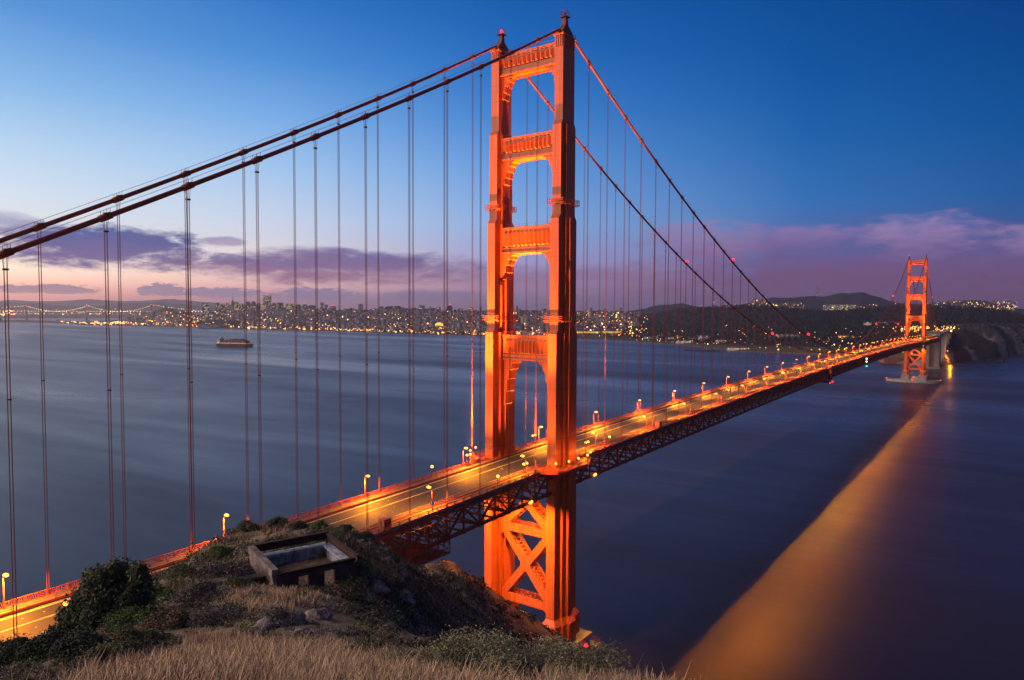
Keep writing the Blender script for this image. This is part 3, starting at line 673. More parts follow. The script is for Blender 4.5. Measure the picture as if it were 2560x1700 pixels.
m = MB(); m.ball((1.5, -3.0, -3.0), .8, 8); m.ball((-8, -3.0, -3.2), .6, 8); m.build('lamp_glass', REDL, o)

# ------------------------------------------------------------------ piers
def pier(X, label, big):
    o = empty('tower_pier', (X, 0, 0)); tag(o, label, 'pier')
    m = MB()
    for s in (-1, 1):
        m.bx(-10.5, 10.5, s*Y0-6.5, s*Y0+6.5, -4, 12.4); m.bx(-11, 11, s*Y0-7, s*Y0+7, 12.4, 13.2)
        for k in range(6): m.bx(-10.8, -10.503, s*Y0-5.6+2.2*k, s*Y0-4.9+2.2*k, 1, 12)
    m.bx(-8, 8, -7.27, 7.27, -4, 10.6); m.build('pedestal', CONC, o)
    if big:
        m = MB(); n = 64; lo = []
        for rx, ry, z in ((20, 45, -5), (20, 45, 4.6), (17.6, 42.6, 4.6), (17.6, 42.6, 2.2)): lo.append([(rx*math.copysign(abs(math.cos(2*math.pi*k/n))**1.0, math.cos(2*math.pi*k/n)), 2+ry*math.copysign(abs(math.sin(2*math.pi*k/n))**1.0, math.sin(2*math.pi*k/n)), z) for k in range(n)])
        m.loft(lo); m.build('fender', CONC, o)
        m = MB()
        for p, q in (((-11.5, 0, 10), 1.0), ((-20, 1, 5.6), .9), ((0, -42, 5.6), .9), ((0, 46, 5.4), .8)): m.ball(p, q, 8)
        m.build('lamp_glass', REDL, o)
    else:
        m = MB(); m.bx(-13, 14, -23, 23, -4, 8.5); m.build('footing', CONC, o)
        m = MB(); m.ball((5, -21.5, 10.5), .8, 8); m.build('lamp_glass', REDL, o)
        m = MB()
        for z in (9.4, 10.2): m.beam((9, -22.5, z), (13.5, -22.5, z), .1, .1); m.beam((13.5, -22.5, z), (13.5, 20, z), .1, .1)
        for k in range(10): m.box((13.5, -22.5+4.6*k, 9.4), (.1, .1, 1.8))
        m.build('railing', ORANGE2, o)
pier(0, 'concrete pier at the foot of the big tower by the cliff', False); pier(MAIN, 'concrete pier with oval fender ring under the distant tower', True)
o = empty('anchorage_pylon', (1640, 1, 0)); tag(o, 'tall grey concrete pylon with dark central recess beyond the distant tower', 'pylon')
m = MB(); m.bx(0, 14, -15, -5, -3, 70); m.bx(0, 14, 5, 15, -3, 70); m.bx(0, 14, -5, 5, 55, 70); m.bx(4, 14, -5, 5, -3, 55); m.bx(-3, 18, -17, 17, -4, 5); m.bx(-.5, 14.5, -15.5, -9, 70, 84); m.bx(-.5, 14.5, 9, 15.5, 70, 84); m.bx(24, 36, -15, 15, -3, 86)
for k in range(9): m.bx(-.12, -.003, -14.8, -5.2, 8+6.5*k, 8.3+6.5*k); m.bx(-.12, -.003, 5.2, 14.8, 8+6.5*k, 8.3+6.5*k)
m.build('wall', CONC2, o)
m = MB()
for k in range(9): m.beam((2, -4.8, 6+5.5*k), (2, 4.8, 11.5+5.5*k), .8, .8); m.beam((2, 4.8, 6+5.5*k), (2, -4.8, 11.5+5.5*k), .8, .8)
m.build('bracing', DKSTEEL, o)
o = empty('brick_fort', (1800, 92, 0), R(20)); tag(o, 'low red brick fort behind the distant tower', 'fort')
BRICK = mat('fort_brick', (.24, .10, .07), .9, .15, 0, .4, .3)
m = MB(); m.bx(-22, 22, -32, 32, 0, 14.5); m.bx(-22.6, 22.6, -32.6, 32.6, 14.5, 15.4); m.build('wall', BRICK, o)
m = MB()
for k in range(9): m.bx(-22.15, -22.003, -29+7*k, -26.5+7*k, 3, 6.5); m.bx(-22.15, -22.003, -29+7*k, -26.5+7*k, 8.5, 12)
m.build('window', DKMETAL, o)

# ------------------------------------------------------------------ the headland in front
CP = []
def cp(x, y, D): CP.append(atd(x, y, D))
def edge(x, y, D, k=1.0):
    cp(x, y, D); p = atd(x, y, D*1.10+5*k); CP.append(np.array([p[0], p[1], p[2]-4.5*k]))
for q in ((0, 1700, 27), (150, 1700, 23), (300, 1700, 18), (420, 1700, 15), (800, 1700, 12.5), (1200, 1700, 12.5), (1500, 1700, 13.5), (1640, 1705, 14), (250, 1655, 29), (430, 1640, 25), (600, 1650, 22), (760, 1640, 21), (900, 1640, 20), (1050, 1652, 19), (1180, 1672, 18), (1330, 1690, 17), (1480, 1705, 15.5)): cp(*q)
for q in ((120, 1660, 30), (230, 1610, 36), (330, 1570, 42), (430, 1530, 48), (480, 1470, 56), (380, 1480, 58), (540, 1430, 64), (600, 1390, 72), (520, 1395, 74), (640, 1345, 82), (720, 1345, 73), (800, 1340, 74), (860, 1345, 74), (920, 1390, 72), (700, 1470, 60.5), (770, 1456, 62), (840, 1440, 63.5), (880, 1425, 65), (620, 1440, 62), (590, 1480, 56)): cp(*q)
for q in ((680, 1488, 47), (740, 1492, 45), (640, 1510, 44), (610, 1540, 40), (700, 1545, 38), (760, 1540, 40), (820, 1530, 43), (860, 1560, 42), (520, 1520, 46), (470, 1560, 40)): cp(*q)
for q in ((900, 1480, 63), (960, 1520, 62), (900, 1560, 52), (1000, 1590, 56), (940, 1430, 68), (1000, 1450, 72), (1060, 1500, 76), (1120, 1560, 80), (1180, 1610, 84), (1260, 1640, 90), (1040, 1600, 64), (1140, 1630, 70)): cp(*q)
for q in ((-80, 1665, 40), (0, 1628, 43), (90, 1606, 47), (160, 1585, 51), (260, 1540, 57), (330, 1480, 66), (420, 1420, 75), (500, 1368, 83), (580, 1334, 88), (660, 1312, 92), (740, 1312, 90), (800, 1320, 88), (850, 1318, 87), (900, 1338, 88), (950, 1358, 91)): edge(*q)
for q in ((1000, 1392, 100), (1065, 1436, 112), (1130, 1490, 124), (1200, 1545, 132), (1290, 1600, 142), (1380, 1640, 150)): edge(*q, .8)
for q in ((1075, 1400, -34), (1112, 1392, -24), (1180, 1440, -23), (1260, 1494, -23), (1340, 1549, -23), (1420, 1603, -24.5), (1455, 1618, -27)):
    p = aty(*q); CP.append(p); CP.append(p+np.array([10, 16, -14]))
for q in ((1150, 1450, -42), (1230, 1520, -42), (1320, 1585, -42), (1400, 1630, -42), (1200, 1500, -34), (1300, 1560, -34)): CP.append(aty(*q))
for p in ((-213.6, -143.7, 130.6), (-219, -147, 131), (-235, -150, 131.5), (-260, -160, 133), (-290, -150, 137), (-240, -115, 126), (-280, -100, 118), (-213, -158, 124), (-205, -172, 108), (-190, -185, 78), (-195, -150, 124), (-190, -158, 108), (-175, -165, 78), (-160, -175, 46), (-120, -150, 30),
          (-150, -128, 84), (-120, -110, 56), (-95, -90, 46), (-70, -80, 28), (-40, -70, 8), (-15, -55, 0), (5, -45, -5), (-60, -110, 2), (-100, -140, 4), (-140, -190, 6), (20, -60, -14), (-20, -100, -10), (30, -20, -6), (30, 30, -8), (-30, 20, 4), (-20, 60, -8), (-70, 15, 34), (-110, 20, 36), (-80, 60, 4), (-160, 20, 46), (-160, 60, 24), (-220, 20, 60), (-220, 60, 44), (-290, 20, 70), (-290, 70, 50), (-220, -40, 92), (-280, -40, 100),
          (-150, -30, 64), (-120, -25, 60), (-190, -25, 66), (-98, -22, 60), (-240, -10, 66), (-60, 90, -10), (-160, 100, 0), (-250, 110, 15), (-240, -200, 90), (-290, -215, 80), (-200, -215, 30)): CP.append(np.array(p, float))
CP = np.array(CP)
_dm = np.linalg.norm(CP[:, None, :2]-CP[None, :, :2], axis=2)
_n = len(CP); _A = np.zeros((_n+3, _n+3)); _A[:_n, :_n] = -_dm + np.eye(_n)*1.2; _P = np.c_[np.ones(_n), CP[:, :2]]; _A[:_n, _n:] = _P; _A[_n:, :_n] = _P.T
_w = np.linalg.solve(_A, np.r_[CP[:, 2], 0, 0, 0])
def base_h(x, y):
    sh = np.shape(x); x = np.ravel(x); y = np.ravel(y); out = np.empty(len(x))
    for i in range(0, len(x), 20000):
        X = x[i:i+20000]; Yy = y[i:i+20000]; D = np.sqrt((X[:, None]-CP[None, :, 0])**2+(Yy[:, None]-CP[None, :, 1])**2)
        out[i:i+20000] = -D@_w[:_n]+_w[_n]+_w[_n+1]*X+_w[_n+2]*Yy
    return out.reshape(sh)
HX = np.arange(-300, 45, .8); HY = np.arange(-225, 120, .8)
GX, GY = np.meshgrid(HX, HY, indexing='ij')
H0 = base_h(GX, GY)
gx, gy = np.gradient(H0, .8); slope = np.hypot(gx, gy)
steep = np.clip((slope-.7)/.9, 0, 1)
dist = np.hypot(GX-CAM[0], GY-CAM[1]); near = np.clip((dist-6)/40, .12, 1)
rid = np.abs(fbm(GX/14+fbm(GX/20, GY/20, 3, 5)*2, GY/14, 5, 31))
H = H0 + near*(fbm(GX/9, GY/9, 6, 3)*1.5+steep*(fbm(GX/12, GY/12, 6, 11)*7.5-rid*7.0+1.6)+fbm(GX/2.2, GY/2.2, 3, 4)*.5)
RC = np.array([-172.75, -90.8]); rd = np.hypot(GX-RC[0], GY-RC[1])           # level terrace under the ruin
tl = np.clip((7.6-rd)/3, 0, 1); H = H*(1-tl*.85)+107.7*tl*.85
def hgt(x, y):
    fx = np.clip((np.asarray(x)-HX[0])/.8, 0, len(HX)-1.001); fy = np.clip((np.asarray(y)-HY[0])/.8, 0, len(HY)-1.001)
    i = fx.astype(int); j = fy.astype(int); a = fx-i; b_ = fy-j
    return (H[i, j]*(1-a)+H[i+1, j]*a)*(1-b_)+(H[i, j+1]*(1-a)+H[i+1, j+1]*a)*b_
def slp(x, y):
    i = np.clip(((np.asarray(x)-HX[0])/.8).astype(int), 0, len(HX)-1); j = np.clip(((np.asarray(y)-HY[0])/.8).astype(int), 0, len(HY)-1); return slope[i, j]
def hit(px, py, dmin=6, dmax=330):
    """first point of the headland along the sight line, or None"""
    q = ray(px, py); q = q/np.linalg.norm(q); t = np.arange(dmin, dmax, .25); P = CAM+q*t[:, None]
    k = np.where(P[:, 2] < hgt(P[:, 0], P[:, 1]))[0]
    return P[k[0]] if len(k) else None
def ground_mat():
    m = bpy.data.materials.new('headland_ground'); m.use_nodes = True; n = m.node_tree.nodes; l = m.node_tree.links; p = n['Principled BSDF']
    p.inputs['Roughness'].default_value = .95; p.inputs['Specular IOR Level'].default_value = .1
    co = n.new('ShaderNodeTexCoord'); ge = n.new('ShaderNodeNewGeometry'); sp = n.new('ShaderNodeSeparateXYZ'); l.new(ge.outputs['True Normal'], sp.inputs[0])
    def nz(s, d=6, r=.6, st=(1, 1, 1)):
        mp = n.new('ShaderNodeMapping'); mp.inputs['Scale'].default_value = st; l.new(co.outputs['Object'], mp.inputs[0])
        k = n.new('ShaderNodeTexNoise'); k.inputs['Scale'].default_value = s; k.inputs['Detail'].default_value = d; k.inputs['Roughness'].default_value = r; l.new(mp.outputs[0], k.inputs['Vector']); return k.outputs[0]
    def rmp(v, a, b_):
        k = n.new('ShaderNodeMapRange'); k.inputs[1].default_value = a; k.inputs[2].default_value = b_; l.new(v, k.inputs[0]); return k.outputs[0]
    def mix(f, a, b_):
        k = n.new('ShaderNodeMix'); k.data_type = 'RGBA'; l.new(f, k.inputs[0])
        for i, v in ((6, a), (7, b_)):
            if isinstance(v, tuple): k.inputs[i].default_value = v+(1,)
            else: l.new(v, k.inputs[i])
        return k.outputs[2]
    g = mix(rmp(nz(.35), .4, .6), (.20, .145, .09), (.28, .20, .13)); g = mix(rmp(nz(1.7), .48, .66), g, (.09, .08, .05))
    r_ = mix(rmp(nz(.5, 8, .7, (1, 1, .35)), .38, .62), (.05, .04, .034), (.20, .145, .11)); r_ = mix(rmp(nz(2.5, 6, .7), .56, .68), r_, (.32, .28, .25))
    r_ = mix(rmp(nz(.12, 4), .5, .6), r_, (.20, .11, .065))
    a = n.new('ShaderNodeMath'); a.operation = 'ADD'; l.new(sp.outputs[2], a.inputs[0])
    b_ = n.new('ShaderNodeMath'); b_.operation = 'MULTIPLY_ADD'; l.new(nz(.4), b_.inputs[0]); b_.inputs[1].default_value = .5; b_.inputs[2].default_value = -.25; l.new(b_.outputs[0], a.inputs[1])
    l.new(mix(rmp(a.outputs[0], .58, .8), r_, g), p.inputs['Base Color'])
    bp = n.new('ShaderNodeBump'); bp.inputs['Strength'].default_value = .9; bp.inputs['Distance'].default_value = .35; l.new(nz(2.2, 9, .7), bp.inputs['Height']); l.new(bp.outputs[0], p.inputs['Normal'])
    return m
ni, nj = H.shape; ii, jj = np.meshgrid(np.arange(ni-1), np.arange(nj-1), indexing='ij'); k0 = (ii*nj+jj).ravel()
tag(obj('headland', bigmesh('headland', np.c_[GX.ravel(), GY.ravel(), H.ravel()], np.c_[k0, k0+nj, k0+nj+1, k0+1], ground_mat(), smooth=True)), kind='structure')

# ------------------------------------------------------------------ the roofless concrete ruin
RZ = R(70.5); o = empty('battery_ruin', (RC[0], RC[1], 107.3), RZ)
tag(o, 'roofless concrete battery ruin with rusty roof beams on the hilltop', 'ruin')
# local x runs from the near corner along the left-hand wall, local y toward the left
a = 3.75; t = .35
m = MB()
ZW = 2.1
# front wall (local -x side, facing the camera side) with two openings
def wall_y(m, x0, y0, y1, z0, z1, mi=0): m.bx(x0, x0+t, y0, y1, z0, z1, mi)
f = MB()
for y0, y1 in ((-a, -a+1.9), (-a+3.0, -a+4.4), (-a+5.5, a-.0)): f.bx(-a, -a+t, y0, y1, -1.2, ZW-.32)
f.bx(-a-.02, -a+t+.02, -a-.05, a+.05, ZW-.32, ZW)
for y0 in (-a+1.9, -a+5.5): f.bx(-a-.04, -a+t+.01, y0-.16 if y0 > 0 else y0, y0+.16 if y0 < 0 else y0, -1.2, ZW-.33)
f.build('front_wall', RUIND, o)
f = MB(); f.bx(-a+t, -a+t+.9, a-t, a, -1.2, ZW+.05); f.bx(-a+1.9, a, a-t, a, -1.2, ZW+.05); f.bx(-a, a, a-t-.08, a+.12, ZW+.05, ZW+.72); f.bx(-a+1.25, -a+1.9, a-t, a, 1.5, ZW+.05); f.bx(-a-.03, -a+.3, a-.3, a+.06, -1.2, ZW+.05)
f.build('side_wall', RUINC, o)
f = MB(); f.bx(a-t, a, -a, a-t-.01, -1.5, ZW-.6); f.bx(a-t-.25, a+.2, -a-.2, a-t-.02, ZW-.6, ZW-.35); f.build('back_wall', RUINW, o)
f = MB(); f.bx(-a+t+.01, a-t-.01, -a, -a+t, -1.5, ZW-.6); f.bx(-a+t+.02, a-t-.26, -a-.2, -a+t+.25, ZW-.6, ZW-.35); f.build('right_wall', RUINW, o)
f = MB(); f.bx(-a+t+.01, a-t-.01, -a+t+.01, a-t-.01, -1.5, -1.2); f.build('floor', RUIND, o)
def ibeam(m, p, q, h=.62, w_=.34, z=ZW+.35):
    p = (*p, z); q = (*q, z); m.beam(p, q, .05, h-.09)
    for s in (-1, 1): m.beam((p[0], p[1], z+s*(h/2-.022)), (q[0], q[1], z+s*(h/2-.022)), w_, .044)
for p, q, h, z in (((a-.12, -a-.1), (a-.12, a-.35), .7, ZW+.42), ((-a-.5, -a+.12), (a-.32, -a+.12), .6, ZW+.38), ((-a+.1, -a-.55), (-a+.1, a-.4), .3, ZW+.17)):
    m = MB(); ibeam(m, p, q, h, .36, z); m.build('roof_beam', RUST, o)
for x, y in ((a-.15, -a+.1), (a-.15, a-.7)):
    m = MB(); m.beam((x, y, ZW-.35), (x, y, ZW+.1), .2, .2); m.build('post', RUST, o)
o = empty('retaining_wall', (*atd(606, 1440, 60.5)[:2], 108.0), R(75)); o.location.z = float(hgt(o.location.x, o.location.y)); tag(o, 'dark low broken concrete wall left of the ruin', 'wall')
m = MB(); m.loft([[(-.3, -2.6, -1), (.3, -2.6, -1), (.3, 3, -1), (-.3, 3, -1)], [(-.3, -2.6, .35), (.3, -2.6, .4), (.3, 3, 1.1), (-.3, 3, 1.0)]]); m.build('wall', RUIND, o)
m = MB(); m.loft([[(-.38, -2.7, .36), (.38, -2.7, .41), (.38, 3.05, 1.11), (-.38, 3.05, 1.01)], [(-.38, -2.7, .55), (.38, -2.7, .6), (.38, 3.05, 1.3), (-.38, 3.05, 1.2)]]); m.build('coping', RUINC, o)

# ------------------------------------------------------------------ vegetation
VEG = tint_mat('foliage_tint', .75, .2); DRY = tint_mat('dry_grass_tint', .85, .15); BARK = mat('bark', (.07, .05, .04), .9, .1, 0, .4, 4)
def leaf_quads(P, Nn, size, asp=1.6):
    """random leaf quads at P with normals Nn"""
    n = len(P); t = rng.normal(size=(n, 3)); t -= Nn*np.sum(t*Nn, 1)[:, None]; t /= np.linalg.norm(t, axis=1)[:, None]; b_ = np.cross(Nn, t)
    s = size[:, None]; V = np.stack([P-t*s*asp/2, P+b_*s/2, P+t*s*asp/2, P-b_*s/2], 1).reshape(-1, 3)
    Q = np.arange(4*n).reshape(-1, 4); return V, Q
def bush_mesh(name, n, rx, rz, leaf, cols, lumps=9, sprig=0.0, seed=0):
    g = np.random.default_rng(seed); L_ = []
    for k in range(lumps):
        an = g.uniform(0, 2*math.pi); rr = g.uniform(.0, .62)**.7; L_.append((rr*math.cos(an), rr*math.sin(an), g.uniform(.25, .8)*(1-.5*rr), g.uniform(.3, .52)))
    L_ = np.array(L_); k = g.integers(0, lumps, n); u = g.normal(size=(n, 3)); u /= np.linalg.norm(u, axis=1)[:, None]; u[:, 2] = np.abs(u[:, 2])*1.1-.25
    rad = L_[k, 3]*np.where(g.uniform(size=n) < .12, g.uniform(1.0, 1.5, n), g.uniform(.3, 1.08, n)**.5); P = L_[k, :3]+u*rad[:, None]
    P = P*np.array([rx, rx, rz]); P[:, 2] = np.maximum(P[:, 2], -.1*rz+g.uniform(0, .2, n)*rz)
    Nn = u+g.normal(size=(n, 3))*.7
    if sprig: Nn = g.normal(size=(n, 3)); Nn[:, 2] *= .25
    Nn /= np.linalg.norm(Nn, axis=1)[:, None]
    V, Q = leaf_quads(P, Nn, leaf*g.uniform(.6, 1.4, n), 1.6 if not sprig else 2.2)
    cc = np.array(cols); ci = g.integers(0, len(cc), lumps)[k]; c_ = cc[ci]*g.uniform(.7, 1.3, (n, 1))
    return bigmesh(name, V, Q, VEG, np.repeat(c_, 4, 0))
def stem_mesh(rx, rz, n=7, seed=0):
    g = np.random.default_rng(seed); m = MB()
    for k in range(n):
        an = 2*math.pi*k/n+g.uniform(-.3, .3); r1 = g.uniform(.3, .7)*rx
        m.tube([(0, 0, -.3), (r1*.4*math.cos(an), r1*.4*math.sin(an), rz*.35), (r1*math.cos(an), r1*math.sin(an), rz*g.uniform(.6, .85))], [.05*rx, .035*rx, .012*rx], 5)
    return m.mesh('stems', BARK)
DKG = [(.042, .058, .032), (.056, .072, .038), (.034, .046, .026)]; OLV = [(.085, .095, .042), (.12, .11, .052), (.065, .075, .036)]; GRN = [(.075, .125, .03), (.10, .15, .036), (.055, .09, .026)]
SAGE = [(.24, .235, .135), (.30, .28, .17), (.17, .165, .10)]; GRY = [(.15, .135, .12), (.115, .105, .095), (.18, .16, .14)]; BRN = [(.14, .10, .065), (.10, .075, .05), (.18, .125, .08)]
KIND = {
 'dark': [bush_mesh('foliage', 15000, 1, 1, .052, DKG, 16, 0, s) for s in (1, 2, 3)],
 'olive': [bush_mesh('foliage', 12000, 1, 1, .05, OLV, 15, 0, s) for s in (4, 5)],
 'green': [bush_mesh('foliage', 12000, 1, 1, .05, GRN, 15, 0, s) for s in (6, 7)],
 'sage': [bush_mesh('foliage', 42000, 1, 1, .021, SAGE, 40, 1, s) for s in (8, 9)],
 'grey': [bush_mesh('foliage', 13000, 1, 1, .04, GRY, 16, 1, s) for s in (10, 11)],
 'brown': [bush_mesh('foliage', 12000, 1, 1, .04, BRN, 15, 1, s) for s in (12, 13)]}
STEMS = [stem_mesh(1, 1, 7, s) for s in (1, 2, 3)]
def place_bush(px, py, wpx, hpx, kind, label, name='bush', seed=0, P=None, group=None):
    P = hit(px, py) if P is None else P
    if P is None: return
    D = float((P-CAM)@_d); rx = wpx/2*D/F; rz = hpx*D/F
    o = empty(name, (P[0], P[1], float(hgt(P[0], P[1]))-.08*rz), rng.uniform(0, 6.28)); tag(o, label, 'bush' if name == 'bush' else 'tree', group)
    fo = obj('foliage', KIND[kind][seed % len(KIND[kind])], o); fo.scale = (rx, rx, rz)
    st = obj('stem', STEMS[seed % 3], o); st.scale = (rx, rx, rz)
    return o
# the large dark shrub on the left: its own dense crown
def big_shrub():
    P = hit(262, 1560); D = float((P-CAM)@_d); s = D/F
    o = empty('large_shrub', (P[0], P[1], float(hgt(P[0], P[1]))-.2)); tag(o, 'large dark leafy shrub in front of the orange roadway at the left', 'shrub')
    g = np.random.default_rng(77); n = 60000; L_ = []
    for px, py, r_ in ((300, 1445, 45), (340, 1460, 42), (250, 1455, 40), (270, 1490, 55), (330, 1500, 45), (220, 1500, 42), (200, 1540, 48), (250, 1540, 50), (310, 1540, 40), (175, 1575, 36), (225, 1580, 42), (150, 1590, 26), (345, 1430, 24), (285, 1425, 26), (225, 1440, 20), (165, 1535, 22), (135, 1580, 18), (280, 1570, 34)):
        q = ray(px, py); L_.append(np.r_[CAM+q*(D+g.uniform(-1.6, 2.2)), r_*s*.82])
    L_ = np.array(L_); wt = L_[:, 3]**2; k = g.choice(len(L_), n, p=wt/wt.sum()); u = g.normal(size=(n, 3)); u /= np.linalg.norm(u, axis=1)[:, None]
    Pp = L_[k, :3]+u*(L_[k, 3]*np.where(g.uniform(size=n) < .14, g.uniform(1.0, 1.45, n), g.uniform(.3, 1.1, n)**.45))[:, None]; Nn = u+g.normal(size=(n, 3))*.6; Nn /= np.linalg.norm(Nn, axis=1)[:, None]
    V, Q = leaf_quads(Pp, Nn, .12*g.uniform(.6, 1.4, n)); V -= np.array(o.location)
    cc = np.array([(.04, .058, .03), (.055, .074, .036), (.08, .09, .045), (.034, .046, .026)])[g.integers(0, 4, len(L_))[k]]*g.uniform(.65, 1.35, (n, 1))
    obj('crown', bigmesh('crown', V, Q, VEG, np.repeat(cc, 4, 0)), o)
    m = MB()
    for l in L_[:14]:
        e = l[:3]-np.array(o.location); m.tube([(0, 0, -.4), e*np.array([.45, .45, .3]), e], [.16, .1, .03], 6)
    m.build('trunk', BARK, o)
big_shrub()
BL = [
 (520, 1360, 60, 30, 'dark', 'dark twiggy bush on the hill crest at the lit railing'), (400, 1412, 110, 40, 'dark', 'dark low bush on the crest just right of the large shrub'), (470, 1392, 80, 30, 'dark', 'dark low bush between the large shrub and the crest lamp'),
 (550, 1392, 70, 30, 'green', 'bright green bush on the slope left of the ruin'), (620, 1325, 60, 24, 'olive', 'olive bush on the crest behind the ruin, left end'), (690, 1318, 50, 28, 'olive', 'tall brownish bush on the crest behind the ruin'),
 (745, 1322, 44, 20, 'dark', 'dark round bush on the crest where the roadway appears'), (800, 1322, 40, 22, 'green', 'thin green bush on the crest against the roadway'), (862, 1328, 40, 18, 'dark', 'dark rock-like bush on the top of the hill crest'), (915, 1350, 40, 26, 'olive', 'thin bush on the crest by the near railing'),
 (560, 1450, 130, 50, 'grey', 'grey dome-shaped bush on the slope left of the ruin'), (500, 1500, 120, 44, 'grey', 'grey bush below the grey dome-shaped bush'), (450, 1455, 110, 44, 'olive', 'olive bush on the slope right of the large shrub'), (380, 1500, 100, 34, 'green', 'green bush at the foot of the large shrub, right side'),
 (310, 1560, 130, 44, 'green', 'bright green mat of bush below the large shrub'), (200, 1640, 130, 60, 'dark', 'dark green bush below the large shrub'), (110, 1640, 120, 60, 'dark', 'dark green bush on the crest at the lower left'), (30, 1650, 110, 56, 'dark', 'dark bush in the lower left corner of the hill'),
 (280, 1660, 140, 54, 'olive', 'olive bush above the dry grass at the lower left'), (330, 1610, 110, 44, 'olive', 'olive bush in the middle of the left slope'), (420, 1570, 120, 44, 'brown', 'brown dry bush in the middle of the left slope'), (600, 1470, 70, 30, 'olive', 'low bush at the doorway side of the ruin'), (640, 1500, 60, 22, 'grey', 'small grey bush before the ruin front wall'),
 (690, 1560, 120, 40, 'grey', 'grey lichen-coloured bush beside the rocks below the ruin'), (540, 1560, 120, 40, 'grey', 'grey bush left of the grassy bump'), (1185, 1695, 300, 92, 'sage', 'large pale sage bush in the foreground left of the tower foot'), (1010, 1700, 230, 56, 'sage', 'pale sage bush in the foreground grass below the ruin'),
 (1430, 1700, 300, 70, 'sage', 'wide pale sage bush in the foreground below the tower foot'), (1600, 1725, 200, 50, 'sage', 'small pale sage bush at the right end of the foreground'), (480, 1690, 70, 34, 'green', 'small green bush standing in the dry grass'), (500, 1650, 40, 22, 'brown', 'tiny brown bush standing in the dry grass'), (1300, 1715, 140, 46, 'grey', 'grey twiggy bush between two pale sage bushes'),
 (900, 1650, 140, 46, 'olive', 'olive bush in the dry grass of the foreground')]
for k, (px, py, wp, hp, kd, lb) in enumerate(BL): place_bush(px, min(py, 1699) if py > 1699 else py, wp, hp, kd, lb, 'bush', k)
# scrub and dry grass too many to count
def scatter(n, reg, dmin=5, dmax=140):
    out = []
    x0, x1, y0, y1 = reg
    for _ in range(n):
        px, py = rng.uniform(x0, x1), rng.uniform(y0, y1); P = hit(px, py, dmin, dmax)
        if P is not None: out.append((P, px, py))
    return out
def in_dry(px, py):          # the dry-grass slope of the foreground, and the grassy bump
    return (py > np.interp(px, [0, 150, 300, 400, 500, 560, 620, 680, 760, 880, 960, 1100, 1700], [1950, 1880, 1720, 1650, 1600, 1575, 1600, 1620, 1620, 1625, 1665, 1735, 1760])) 
def scrub(name, pts, per, leafk, pal, hk=1.0):
    Vs = []; Cs = []
    for P, px, py in pts:
        D = float((P-CAM)@_d); r_ = rng.uniform(10, 34)*D/F; n = per
        u = rng.normal(size=(n, 3)); u /= np.linalg.norm(u, axis=1)[:, None]; u[:, 2] = np.abs(u[:, 2])
        q = P+u*(r_*rng.uniform(.3, 1.0, n)[:, None])*np.array([1, 1, .75*hk]); q[:, 2] = q[:, 2]-.1*r_
        Nn = u+rng.normal(size=(n, 3))*.8; Nn /= np.linalg.norm(Nn, axis=1)[:, None]
        V, _ = leaf_quads(q, Nn, r_*leafk*rng.uniform(.6, 1.4, n), 2.0); Vs.append(V)
        c0 = np.array(pal[rng.integers(0, len(pal))])*rng.uniform(.75, 1.25); Cs.append(np.repeat(c0*rng.uniform(.75, 1.25, (n, 1)), 4, 0))
    V = np.concatenate(Vs); tag(obj(name, bigmesh(name, V, np.arange(len(V)).reshape(-1, 4), VEG, np.concatenate(Cs))), kind='stuff')
pts = [p for p in scatter(1500, (-40, 1000, 1300, 1760)) if not in_dry(p[1], p[2]) and np.hypot(p[0][0]-RC[0], p[0][1]-RC[1]) > 5.3]
pts += [(np.array([RC[0]+rr*math.cos(t_), RC[1]+rr*math.sin(t_), float(hgt(RC[0]+rr*math.cos(t_), RC[1]+rr*math.sin(t_)))]), 0, 0) for t_, rr in zip(rng.uniform(0, 6.28, 120), rng.uniform(4.6, 6.2, 120))]
pts += [p for p in scatter(420, (-60, 460, 1590, 1760), 8) if not in_dry(p[1], p[2])]
scrub('undergrowth', pts, 150, .10, DKG+OLV+OLV+GRY+BRN+GRN[:1])
pts = [p for p in scatter(420, (900, 1660, 1600, 1760), 8) if not in_dry(p[1], p[2])]
scrub('foreground_scrub', pts, 420, .055, SAGE+SAGE+GRY+BRN+OLV, .6)
pts = [p for p in scatter(800, (860, 1460, 1340, 1690), 30, 300)]
scrub('cliff_scrub', pts, 60, .13, [(.035, .03, .02), (.05, .04, .03), (.03, .03, .02), (.08, .06, .045)], .6)
